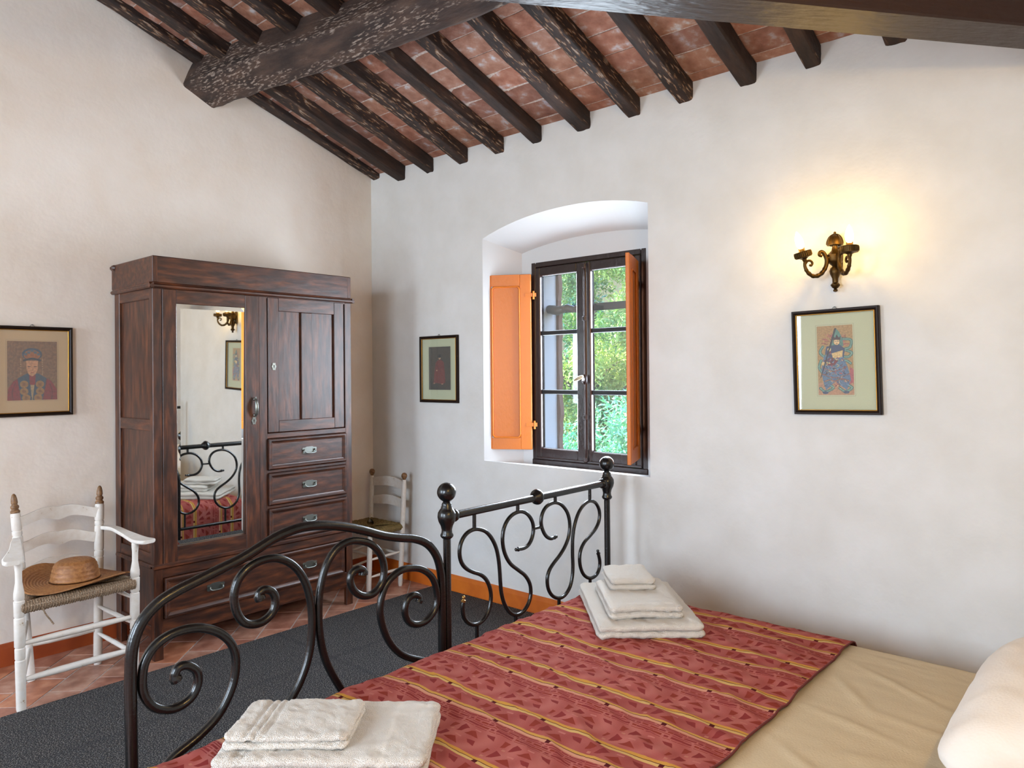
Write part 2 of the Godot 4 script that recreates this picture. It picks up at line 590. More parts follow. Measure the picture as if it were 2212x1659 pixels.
func build_shell() -> void:
	# wall with the window in view
	var w := CSGBox3D.new()
	w.name = "wall_back"
	w.size = Vector3(ROOM_X + 0.9, 3.42, 0.43)
	w.position = Vector3(ROOM_X * 0.5, 3.42 * 0.5 - 0.5, -0.215)
	w.material = M.plaster
	tag(w, "white plastered wall with the small window, the wall lamp and two pictures", "wall", "", "structure")
	add_child(w)
	var cut := CSGMesh3D.new()
	cut.name = "recess"
	cut.mesh = prism(niche_outline(0.03), 0.03, niche_outline(-0.2), -0.2)
	cut.operation = CSGShape3D.OPERATION_SUBTRACTION
	cut.position = -w.position
	w.add_child(cut)
	csg_box(w, Vector3(0.80, 1.26, 0.6), Vector3(1.787, 1.507, -0.40) - w.position, true)
	# gable wall behind the wardrobe, and its twin at the heads of the beds
	var st := mb()
	var poly := PackedVector2Array([Vector2(-0.43, -0.5), Vector2(ROOM_Z + 0.45, -0.5), Vector2(ROOM_Z + 0.45, roof_y(ROOM_Z + 0.45) + 0.002), Vector2(RIDGE_Z, roof_y(RIDGE_Z) + 0.002), Vector2(-0.43, roof_y(-0.43) + 0.002)])
	var stand := Basis(Vector3(0, 0, 1), Vector3(0, 1, 0), Vector3(1, 0, 0))
	extrude(st, poly, 0.0, 0.45, Transform3D(stand, Vector3(-0.45, 0, 0)))
	tag(put(st, "wall_left", M.plaster_warm), "cream plastered gable wall behind the wardrobe and the armchair", "wall", "", "structure")
	st = mb()
	extrude(st, poly, 0.0, 0.45, Transform3D(stand, Vector3(ROOM_X, 0, 0)))
	tag(put(st, "wall_right", M.plaster), "white plastered wall behind the heads of the beds", "wall", "", "structure")
	var f := CSGBox3D.new()
	f.name = "wall_front"
	f.size = Vector3(ROOM_X + 0.9, 3.9, 0.45)
	f.position = Vector3(ROOM_X * 0.5, 3.9 * 0.5 - 0.5, ROOM_Z + 0.225)
	f.material = M.plaster
	tag(f, "white plastered wall with two windows, opposite the small window", "wall", "", "structure")
	add_child(f)
	csg_box(f, Vector3(1.0, 1.7, 1.2), Vector3(0.72, 1.6, ROOM_Z + 0.2) - f.position, true)
	csg_box(f, Vector3(1.2, 1.7, 1.2), Vector3(3.2, 1.6, ROOM_Z + 0.2) - f.position, true)
	# floor: bed of mortar and clay tiles laid at 45 degrees
	st = mb()
	bx(st, Vector3.ZERO, -0.45, ROOM_X + 0.45, -0.3, -0.0015, -0.43, ROOM_Z + 0.45, 0.001)
	var floor_ := put(st, "floor", M.grout)
	tag(floor_, "floor of terracotta tiles laid diagonally with pale joints", "floor", "", "structure")
	var tile := []
	for v in 3:
		var s := mb()
		cbox(s, Transform3D(), Vector3(0.1475, 0.012, 0.291), 0.0015)
		s.generate_normals()
		tile.append(s.commit())
	var rest := mb()
	var turn := Basis(Vector3.UP, PI / 4.0)
	var count := 0
	for i in range(-26, 32):
		for j in range(-2, 30):
			# u = (x - z) / sqrt2 across a course, v = (x + z) / sqrt2 along it
			var u := (i + 0.5) * 0.1535 - 0.018
			var v := (j + (0.5 if posmod(i, 2) else 0.0)) * 0.298 + 0.02
			var at := Vector3((u + v) / sqrt(2.0), -0.006 + rng.randf_range(0.0, 0.0012), (v - u) / sqrt(2.0))
			if at.x < -0.1 or at.z < -0.1 or at.x > ROOM_X + 0.1 or at.z > ROOM_Z + 0.1:
				continue
			var t := Transform3D(turn * Basis(Vector3.FORWARD, rng.randf_range(-0.003, 0.003)), at)
			if at.x < 1.0 and at.z < 4.2 and count < 300:
				count += 1
				place(tile[count % 3], "tile", M.floor_tile[rng.randi() % 4], floor_, t)
			else:
				cbox(rest, t, Vector3(0.148, 0.012, 0.292), 0.002)
	var r := put(rest, "tile", M.floor_tile[0], floor_)
	r.set_meta("kind", "stuff")
	# painted skirting
	skirting("baseboard_back", M.orange_skirt, "orange painted skirting along the window wall", Vector3(0, 0, 0), Vector3(1, 0, 0), ROOM_X, 0.0)
	skirting("baseboard_left", M.red_skirt, "orange red painted skirting along the wardrobe wall", Vector3(0, 0, ROOM_Z), Vector3(0, 0, -1), ROOM_Z, -PI / 2)
	skirting("baseboard_front", M.orange_skirt, "orange painted skirting opposite the window wall", Vector3(ROOM_X, 0, ROOM_Z), Vector3(-1, 0, 0), ROOM_X, PI)
	# rug
	st = mb()
	var n := 40
	for i in n:
		for j in n:
			var k := []
			for q in [[i, j], [i + 1, j], [i + 1, j + 1], [i, j + 1]]:
				var x := lerpf(0.662, 2.25, float(q[0]) / n)
				var z := lerpf(0.022, 3.6, float(q[1]) / n)
				k.append(Vector3(x, 0.011 + 0.002 * sin(x * 9.0 + z * 5.0) * sin(z * 7.0), z))
			quad(st, k[0], k[1], k[2], k[3], Vector3.UP, 1)
	for e in [[0.662, 0.022, 2.25, 0.022], [0.662, 0.022, 0.662, 3.6], [2.25, 0.022, 2.25, 3.6], [0.662, 3.6, 2.25, 3.6]]:
		tube(st, PackedVector3Array([Vector3(e[0], 0.006, e[1]), Vector3((e[0] + e[2]) * 0.5, 0.006, (e[1] + e[3]) * 0.5), Vector3(e[2], 0.006, e[3])]), 0.0062, 8, true, 2)
	tag(put(st, "rug", M.rug), "dark charcoal looped rug between the wardrobe and the beds", "rug")


func roof_y(z: float) -> float:
	return EAVE + SLOPE * z if z <= RIDGE_Z else EAVE + SLOPE * (2.0 * RIDGE_Z - z)


func skirting(called: String, m: Material, label: String, at: Vector3, along: Vector3, length: float, turn: float) -> void:
	var st := mb()
	var prof := PackedVector2Array([Vector2(0, 0), Vector2(0.011, 0), Vector2(0.012, 0.09), Vector2(0.009, 0.112), Vector2(0.0, 0.116)])
	# local x of the profile points into the room, its depth runs along the wall
	extrude(st, prof, 0.0, length, Transform3D(Basis(along.cross(Vector3.UP), Vector3.UP, along), at))
	tag(put(st, called, m), label, "skirting", "", "structure")


# ================================================================ the window in view
func build_window() -> void:
	var w := thing("window_1", "small dark brown double casement window in an arched plaster recess, orange shutters open", "window", Vector3(1.787, 0.868, -0.2), 0.0, "", "structure")
	var fr := mb()
	var z0 := -0.245
	var z1 := -0.198
	var b := w.position
	bx(fr, b, 1.367, 1.402, 0.866, 2.146, z0, z1, 0.004)
	bx(fr, b, 2.172, 2.207, 0.866, 2.146, z0, z1, 0.004)
	bx(fr, b, 1.402, 2.172, 2.112, 2.146, z0, z1, 0.004)
	bx(fr, b, 1.367, 2.207, 0.866, 0.902, z0, z1 + 0.006, 0.004)
	put(fr, "frame", M.frame_brown, w)
	for s in 2:
		var xa := 1.404 if s == 0 else 1.797
		var xb := 1.777 if s == 0 else 2.170
		var ga := 1.440 if s == 0 else 1.825
		var gb := 1.722 if s == 0 else 2.132
		var st := mb()
		var c := z1 + 0.004
		bx(st, b, xa, ga, 0.904, 2.110, z0 + 0.004, c, 0.005)
		bx(st, b, gb, xb, 0.904, 2.110, z0 + 0.004, c, 0.005)
		bx(st, b, ga, gb, 2.055, 2.110, z0 + 0.004, c, 0.005)
		bx(st, b, ga, gb, 0.904, 0.974, z0 + 0.004, c, 0.005)
		# fillet along the bottom rail
		bx(st, b, xa, xb, 0.904, 0.918, c, c + 0.006, 0.002)
		var sash := put(st, "sash", M.frame_brown, w)
		for y in [1.326, 1.696]:
			var bar := mb()
			bx(bar, b, ga, gb, y - 0.014, y + 0.014, z0 + 0.008, c - 0.012, 0.003)
			put(bar, "glazing_bar", M.bar_black, sash)
		var ys := [0.974, 1.312, 1.340, 1.682, 1.710, 2.055]
		for k in 3:
			var pane := mb()
			bx(pane, b, ga, gb, ys[k * 2], ys[k * 2 + 1], -0.229, -0.226, 0.0004)
			put(pane, "pane", M.glass, sash)
	# covering strip, bolt and handle at the meeting stiles
	var strip := mb()
	bx(strip, b, 1.774, 1.800, 0.905, 2.108, z1, z1 + 0.012, 0.005)
	put(strip, "meeting_strip", M.frame_brown, w)
	var bolt := mb()
	tube(bolt, PackedVector3Array([Vector3(1.789, 0.93, z1 + 0.017) - b, Vector3(1.789, 1.5, z1 + 0.017) - b, Vector3(1.789, 2.09, z1 + 0.017) - b]), 0.0045, 8)
	for y in [0.925, 1.18, 1.77, 2.085]:
		bx(bolt, b, 1.775, 1.803, y - 0.016, y + 0.016, z1 + 0.008, z1 + 0.024, 0.006)
	put(bolt, "bolt", M.frame_brown, w)
	var plate := mb()
	lathe(plate, [Vector2(0.0, 0.0), Vector2(0.018, 0.0), Vector2(0.017, 0.010), Vector2(0.009, 0.016), Vector2(0.008, 0.045), Vector2(0.0, 0.046)], Transform3D(Basis(Vector3(1, 0, 0), Vector3(0, 0, 1), Vector3(0, -1.8, 0)), Vector3(1.789, 1.405, z1 + 0.012) - b), 16)
	put(plate, "handle_plate", M.frame_brown, w)
	var knob := mb()
	lathe(knob, [Vector2(0.0, -0.036), Vector2(0.007, -0.033), Vector2(0.011, -0.020), Vector2(0.013, 0.0), Vector2(0.011, 0.020), Vector2(0.007, 0.033), Vector2(0.0, 0.036)], Transform3D(Basis(Vector3(0, 0, 1), 1.95), Vector3(1.776, 1.412, z1 + 0.058) - b), 16)
	put(knob, "handle", mat(Color(0.72, 0.66, 0.55), 0.3, 0.4), w)
	# two solid inner shutters, hinged on the frame and folded into the room
	shutter(w, Vector3(1.392, 0, -0.185), Vector3(1.098, 0, -0.012), 1)
	shutter(w, Vector3(2.158, 0, -0.180), Vector3(2.284, 0, 0.122), -1)
	# weathered outer reveal and the security bar fixed across it
	var edge := mb()
	var last := 0.0
	var poly := PackedVector2Array([Vector2(1.36, 0.878)])
	for k in 27:
		poly.append(Vector2(1.401 + rng.randf_range(0.0, 0.012) + last * 0.4, lerpf(0.88, 2.13, k / 26.0)))
		last = rng.randf_range(-0.006, 0.01)
	poly.append(Vector2(1.36, 2.132))
	extrude(edge, poly, -0.47, -0.432, Transform3D(Basis.IDENTITY, -b))
	put(edge, "outer_edge", mat(Color(0.50, 0.38, 0.31), 0.9), w)
	var rail := mb()
	bx(rail, b, 1.38, 2.2, 1.832, 1.876, -0.372, -0.366, 0.001)
	bx(rail, b, 1.38, 2.2, 1.832, 1.838, -0.40, -0.366, 0.001)
	put(rail, "security_bar", mat(Color(0.16, 0.14, 0.15), 0.5, 0.3), w)
	var wrap := mb()
	var pts := PackedVector3Array()
	var rad := []
	for k in 19:
		var f := k / 18.0
		pts.append(Vector3(lerpf(1.36, 1.66, f), 1.852 + 0.006 * sin(f * 14.0), -0.352 + 0.004 * sin(f * 23.0)) - b)
		rad.append((0.030 - 0.010 * f) * (0.75 + 0.5 * rng.randf()))
	tube(wrap, pts, rad, 9)
	put(wrap, "plastic_wrapping", mat(Color(0.42, 0.36, 0.30), 0.35), w)


func shutter(w: Node3D, hinge: Vector3, free: Vector3, face: int) -> void:
	var d := (free - hinge)
	var width := d.length()
	d /= width
	var n := d.cross(Vector3.UP)
	var o := Node3D.new()
	o.name = "shutter"
	w.add_child(o, true)
	o.transform = Transform3D(Basis(d, Vector3.UP, n), Vector3(hinge.x, 0.0, hinge.z) - w.position)
	var y0 := 0.962
	var y1 := 2.072
	var st := mb()
	var rail := 0.072
	var t := 0.021
	var base := Vector3.ZERO
	bx(st, base, 0.012, 0.012 + rail, y0, y1, -t / 2, t / 2, 0.003)
	bx(st, base, width - rail, width, y0, y1, -t / 2, t / 2, 0.003)
	bx(st, base, 0.012 + rail, width - rail, y0, y0 + rail, -t / 2, t / 2, 0.001)
	bx(st, base, 0.012 + rail, width - rail, y1 - rail, y1, -t / 2, t / 2, 0.001)
	# moulding with rounded corners round the field, on both faces
	var pts := PackedVector3Array()
	for s in [-1.0, 1.0]:
		pts = PackedVector3Array()
		var xa := 0.012 + rail + 0.004
		var xb := width - rail - 0.004
		var ya := y0 + rail + 0.004
		var yb := y1 - rail - 0.004
		var r := 0.022
		for q in [[xb - r, yb - r, 0.0], [xa + r, yb - r, PI / 2], [xa + r, ya + r, PI], [xb - r, ya + r, PI * 1.5]]:
			for k in 6:
				var a: float = q[2] + k / 5.0 * PI / 2
				pts.append(Vector3(q[0] + cos(a) * r, q[1] + sin(a) * r, s * (t / 2 - 0.001)))
		pts.append(pts[0])
		tube(st, pts, 0.0055, 6)
	put(st, "stiles_and_rails", M.orange, o)
	var p := mb()
	bx(p, base, 0.012 + rail - 0.005, width - rail + 0.005, y0 + rail - 0.005, y1 - rail + 0.005, -0.004, 0.004, 0.001)
	put(p, "panel", M.orange, o)
	for y in [1.12, 1.94]:
		var h := mb()
		bx(h, base, -0.022, 0.05, y - 0.012, y + 0.012, -face * t / 2 - 0.002, -face * t / 2 + 0.002, 0.001)
		tube(h, PackedVector3Array([Vector3(-0.004, y - 0.028, -face * 0.008), Vector3(-0.004, y, -face * 0.008), Vector3(-0.004, y + 0.024, -face * 0.008)]), 0.007, 8)
		put(h, "hinge", M.orange, o)


# the two windows behind the camera that light the room
func build_openings() -> void:
	var w := thing("window_2", "narrow casement window behind the camera, nearer the wardrobe wall", "window", Vector3(0.72, 0.75, ROOM_Z + 0.2), 0.0, "", "structure")
	opening(w, 1.0, 1.7)
	w = thing("window_3", "wider casement window behind the camera, nearer the heads of the beds", "window", Vector3(3.2, 0.75, ROOM_Z + 0.2), 0.0, "", "structure")
	opening(w, 1.2, 1.7)


func opening(w: Node3D, width: float, height: float) -> void:
	var st := mb()
	var o := Vector3.ZERO
	var h := width * 0.5
	bx(st, o, -h, -h + 0.06, 0, height, -0.03, 0.03)
	bx(st, o, h - 0.06, h, 0, height, -0.03, 0.03)
	bx(st, o, -h + 0.06, h - 0.06, height - 0.06, height, -0.03, 0.03)
	bx(st, o, -h + 0.06, h - 0.06, 0, 0.07, -0.03, 0.03)
	bx(st, o, -0.045, 0.045, 0.07, height - 0.06, -0.03, 0.03)
	put(st, "frame", M.frame_brown, w)
	for s in [-1, 1]:
		st = mb()
		bx(st, o, s * 0.045, s * (h - 0.06), 0.07, height - 0.06, -0.002, 0.002, 0.0005)
		put(st, "pane", M.glass, w)


# ================================================================ roof: clay tiles on rafters, purlin, tie beam
const RAFTER_X := [0.065, 0.345, 0.640, 0.960, 1.285, 1.590, 1.932, 2.250, 2.560, 2.900, 3.205, 3.530, 3.85, 4.17, 4.49, 4.72]
const ORDINAL := ["first", "second", "third", "fourth", "fifth", "sixth", "seventh", "eighth", "ninth", "tenth", "eleventh", "twelfth"]


func build_roof() -> void:
	# slab of mortar above the tiles, both slopes
	var st := mb()
	var top := 0.16
	var z0 := -0.55
	var z1 := ROOM_Z + 0.45
	var lift := 0.0035
	var prof := PackedVector2Array([Vector2(z0, roof_y(z0) + lift), Vector2(RIDGE_Z, roof_y(RIDGE_Z) + lift), Vector2(z1, roof_y(z1) + lift), Vector2(z1, roof_y(z1) + top), Vector2(RIDGE_Z, roof_y(RIDGE_Z) + top), Vector2(z0, roof_y(z0) + top)])
	extrude(st, prof, -0.45, ROOM_X + 0.45, Transform3D(Basis(Vector3(0, 0, 1), Vector3(0, 1, 0), Vector3(1, 0, 0)), Vector3.ZERO))
	var ceiling := put(st, "ceiling", M.mortar)
	tag(ceiling, "sloping ceiling of terracotta tiles laid over dark rafters", "ceiling", "", "structure")
	# tiles, row after row up the slope, one to each gap between rafters
	var a := atan(SLOPE)
	var tilt := Basis(Vector3.RIGHT, -a)
	var pitch := 0.1393
	var rest := mb()
	var kinds := {}
	var count := 0
	for row in range(-1, 25):
		for k in RAFTER_X.size() - 1:
			var xa: float = RAFTER_X[k]
			var xb: float = RAFTER_X[k + 1]
			var zc := 0.188 + pitch * (row - 0.5) - 0.0
			var size := Vector3(snappedf(xb - xa - 0.004, 0.01), 0.024, pitch / cos(a) - 0.0065)
			var at := Vector3((xa + xb) * 0.5, roof_y(zc) + 0.0115 + rng.randf_range(-0.002, 0.002), zc)
			var t := Transform3D(tilt * Basis(Vector3.UP, rng.randf_range(-0.008, 0.008)) * Basis(Vector3.BACK, rng.randf_range(-0.006, 0.006)), at)
			if zc > RIDGE_Z - 0.05:
				continue
			if k < 13 and row < 22 and count < 300:
				count += 1
				var key := "%.2f %d" % [size.x, rng.randi() % 3]
				if not kinds.has(key):
					kinds[key] = worn_tile(size, kinds.size())
				place(kinds[key], "tile", M.ceiling_tile[rng.randi() % 4], ceiling, t)
			else:
				cbox(rest, t, size, 0.002)
	put(rest, "tile", M.ceiling_tile[1], ceiling).set_meta("kind", "stuff")
	# rafters
	var slope_len := (RIDGE_Z + 0.5) / cos(a)
	for k in RAFTER_X.size():
		if k > 12:
			break
		st = mb()
		var sd := 300 + k * 7
		var ph := rng.randf() * 6.0
		var wob := rng.randf_range(0.004, 0.010)
		var bend := func(s: float) -> Vector3:
			return Vector3(sin(s * 5.0 + ph) * wob * 0.4, sin(s * 6.0 + ph * 2.0) * wob, 1.0 + 0.07 * sin(s * 9.0 + ph))
		var wide: float = 0.082 + 0.008 * sin(k * 2.3)
		timber(st, slope_len, wide, 0.098, sd, 0.11, bend, Transform3D(), 44, 0.22)
		var z_start := -0.06
		var dy := -0.043 if k > 0 else 0.012
		# local x runs up the slope
		var t := Transform3D(Basis(Vector3(0, sin(a), cos(a)), Vector3(0, cos(a), -sin(a)), Vector3(-1, 0, 0)), Vector3(RAFTER_X[k], roof_y(z_start) + dy, z_start))
		var o := put(st, "rafter", M.rafter[k % 4], self, t)
		var extra: String = "" if k != 7 else ", with a bare pale patch"
		if k < 12:
			tag(o, "dark flaking rafter, %s from the wardrobe wall%s" % [ORDINAL[k], extra], "rafter", "roof rafters")
		else:
			tag(o, "dark flaking rafter behind the smooth brown tie beam, over the pillow", "rafter", "roof rafters")
	# heavy purlin under the rafters
	st = mb()
	var bend2 := func(s: float) -> Vector3:
		return Vector3(-0.01 * s, -0.48 * s + 0.23 * s * s + 0.008 * sin(s * 13.0), 1.0 - 0.05 * s + 0.025 * sin(s * 16.0))
	timber(st, 4.6, 0.215, 0.205, 900, 0.06, bend2, Transform3D(), 70, 0.16)
	# local x along +x, local y square to the slope, local z down the slope
	var ax := Vector3(1, 0, 0)
	var up := Vector3(0, cos(a + 0.09), -sin(a + 0.09))
	var tp := Transform3D(Basis(ax, up, ax.cross(up) * 1.0), Vector3(-0.1, 3.234, 1.268))
	tag(put(st, "purlin", M.old_beam, self, tp), "massive old round edged beam with flaking paint crossing under the rafters", "beam")
	# smooth painted tie beam set across the corner
	st = mb()
	var p0 := Vector3(1.45, 2.592, 3.879)
	var p1 := Vector3(4.50, 2.592, -0.06)
	var dir := (p1 - p0).normalized()
	cbox(st, Transform3D(), Vector3((p1 - p0).length(), 0.165, 0.150), 0.006)
	var tb := Transform3D(Basis(dir, Vector3.UP, dir.cross(Vector3.UP)), (p0 + p1) * 0.5)
	tag(put(st, "tie_beam", M.painted_beam, self, tb), "smooth square beam painted glossy brown, running to the wall above the lamp", "beam")


func worn_tile(size: Vector3, sd: int) -> Mesh:
	# a fired tile, slightly dished, with edges that wander
	var nz := FastNoiseLite.new()
	nz.seed = 500 + sd
	nz.frequency = 5.0
	var st := mb()
	var n := 5
	var h := size * 0.5
	var p := func(i: int, j: int) -> Vector3:
		var x := lerpf(-h.x, h.x, i / float(n))
		var z := lerpf(-h.z, h.z, j / float(n))
		var e := 0.0
		if i == 0 or i == n or j == 0 or j == n:
			e = 0.003
		return Vector3(x + (0.0 if i % n else nz.get_noise_2d(z * 9.0, i) * 0.003), -h.y + e + 0.0012 * nz.get_noise_2d(x, z), z + (0.0 if j % n else nz.get_noise_2d(x * 5.0, j + 7.0) * 0.0035))
	for i in n:
		for j in n:
			quad(st, p.call(i, j), p.call(i + 1, j), p.call(i + 1, j + 1), p.call(i, j + 1), Vector3.DOWN, 1)
	var rim := []
	for i in n:
		rim.append(p.call(i, 0))
	for j in n:
		rim.append(p.call(n, j))
	for i in n:
		rim.append(p.call(n - i, n))
	for j in n:
		rim.append(p.call(0, n - j))
	for k in rim.size():
		var b: Vector3 = rim[k]
		var c: Vector3 = rim[(k + 1) % rim.size()]
		quad(st, b, c, Vector3(c.x, h.y, c.z), Vector3(b.x, h.y, b.z), Vector3(b.x + c.x, 0, b.z + c.z))
	st.generate_normals()
	return st.commit()


# ================================================================ outside the window
func build_outside() -> void:
	var st := mb()
	var n := 30
	for i in n:
		for j in n:
			var k := []
			for q in [[i, j], [i + 1, j], [i + 1, j + 1], [i, j + 1]]:
				var x := lerpf(-16.0, 12.0, float(q[0]) / n)
				var z := lerpf(-24.0, -0.56, float(q[1]) / n)
				k.append(Vector3(x, -1.6 + maxf(0.0, -z - 6.0) * 0.55 + 0.15 * sin(x * 1.3) * cos(z), z))
			quad(st, k[0], k[1], k[2], k[3], Vector3.UP, 1)
	tag(put(st, "ground", M.soil), "grassy bank rising beyond the window", "ground", "", "structure")
	# sprays of narrow leaves
	var spray := []
	for v in 3:
		var s := mb()
		for k in 16:
			var a := rng.randf() * TAU
			var e := rng.randf_range(-0.7, 0.9)
			var d := Vector3(cos(a) * cos(e), sin(e), sin(a) * cos(e))
			var root := d * rng.randf_range(0.0, 0.09) + Vector3(rng.randf_range(-0.07, 0.07), rng.randf_range(-0.07, 0.07), rng.randf_range(-0.07, 0.07))
			var side := d.cross(Vector3(rng.randf() - 0.5, rng.randf() - 0.5, rng.randf() - 0.5)).normalized()
			var len_ := rng.randf_range(0.07, 0.12)
			var w := len_ * 0.16
			var up := d.cross(side).normalized()
			var tip := root + d * len_ + Vector3.DOWN * len_ * 0.25
			var m1 := root + d * len_ * 0.45
			tri(s, root, m1 + side * w, m1 + up * w * 0.3, up)
			tri(s, root, m1 - side * w, m1 + up * w * 0.3, up)
			tri(s, tip, m1 + side * w, m1 + up * w * 0.3, up)
			tri(s, tip, m1 - side * w, m1 + up * w * 0.3, up)
		s.generate_normals()
		spray.append(s.commit())
	var yellow := [Color(0.36, 0.50, 0.14), Color(0.20, 0.37, 0.12), Color(0.52, 0.60, 0.22), Color(0.09, 0.22, 0.10)]
	var blue := [Color(0.18, 0.50, 0.34), Color(0.10, 0.34, 0.23), Color(0.28, 0.62, 0.44), Color(0.05, 0.18, 0.13)]
	tree(Vector3(-2.9, -1.2, -6.6), Vector3(1.7, 2.0, 1.2), 2.9, yellow, spray, 3000, "tall yellow green tree seen through the left casement")
	tree(Vector3(-0.7, -1.2, -6.9), Vector3(1.9, 2.3, 1.3), 3.1, yellow, spray, 3600, "tall yellow green tree seen through the upper panes of the right casement")
	tree(Vector3(-2.6, -1.4, -5.0), Vector3(1.3, 1.35, 0.8), 0.75, blue, spray, 2600, "blue green bush seen through the lower panes of the left casement")
	tree(Vector3(-0.7, -1.4, -5.1), Vector3(1.3, 1.45, 0.8), 0.85, blue, spray, 2800, "blue green bush seen through the lower panes of the right casement")
	tree(Vector3(-5.2, -0.9, -8.0), Vector3(2.2, 2.8, 1.5), 2.8, blue, spray, 2200, "dark tree standing farther off, left of the tall yellow green trees")
	tree(Vector3(1.6, -1.2, -6.6), Vector3(1.7, 2.3, 1.3), 2.0, yellow, spray, 1800, "green tree outside, right of the view through the window")


func tree(foot: Vector3, size: Vector3, height: float, cols: Array, spray: Array, count: int, label: String) -> void:
	var t := thing("tree", label, "tree", foot)
	var st := mb()
	var top := Vector3(0.1, height, 0.0)
	tube(st, smoothed([Vector3.ZERO, Vector3(0.08, height * 0.4, 0.05), top, top + Vector3(0.1, size.y * 0.6, 0)], 4), [0.11, 0.11, 0.10, 0.10, 0.09, 0.09, 0.08, 0.08, 0.07, 0.06, 0.05, 0.04, 0.03], 8)
	for k in 7:
		var a := TAU * k / 7.0
		tube(st, smoothed([Vector3(0.07, height * 0.7, 0), Vector3(cos(a) * size.x * 0.4, height * 0.95, sin(a) * size.z * 0.4), Vector3(cos(a) * size.x * 0.75, height + size.y * 0.35 * sin(k * 1.7), sin(a) * size.z * 0.7)], 4), 0.022, 6)
	put(st, "trunk", M.bark, t)
	var mm := MultiMesh.new()
	mm.transform_format = MultiMesh.TRANSFORM_3D
	mm.use_colors = true
	mm.mesh = spray[count % 3]
	mm.instance_count = count
	var clumps := []
	for k in 26:
		var u := Vector3(rng.randfn(), rng.randfn(), rng.randfn()).normalized()
		clumps.append([top + u * size * rng.randf_range(0.45, 0.95), rng.randf_range(0.35, 0.62), cols[rng.randi() % cols.size()]])
	for i in count:
		var c: Array = clumps[rng.randi() % clumps.size()]
		var u := Vector3(rng.randfn(), rng.randfn() * 0.8, rng.randfn()).normalized() * sqrt(rng.randf())
		var b := Basis(Vector3(rng.randf() - 0.5, rng.randf() - 0.5, rng.randf() - 0.5).normalized(), rng.randf() * TAU).scaled(Vector3.ONE * rng.randf_range(0.7, 1.15))
		mm.set_instance_transform(i, Transform3D(b, c[0] + u * c[1]))
		var col: Color = c[2]
		mm.set_instance_color(i, col.lerp(cols[rng.randi() % cols.size()], 0.35) * rng.randf_range(0.8, 1.2))
	var f := MultiMeshInstance3D.new()
	f.name = "foliage"
	f.multimesh = mm
	if not M.has("leaf"):
		M.leaf = mat(Color.WHITE, 0.5)
		M.leaf.vertex_color_use_as_albedo = true
		M.leaf.backlight_enabled = true
		M.leaf.backlight = Color(0.5, 0.6, 0.3)
	f.material_override = M.leaf
	f.set_meta("kind", "stuff")
	t.add_child(f)


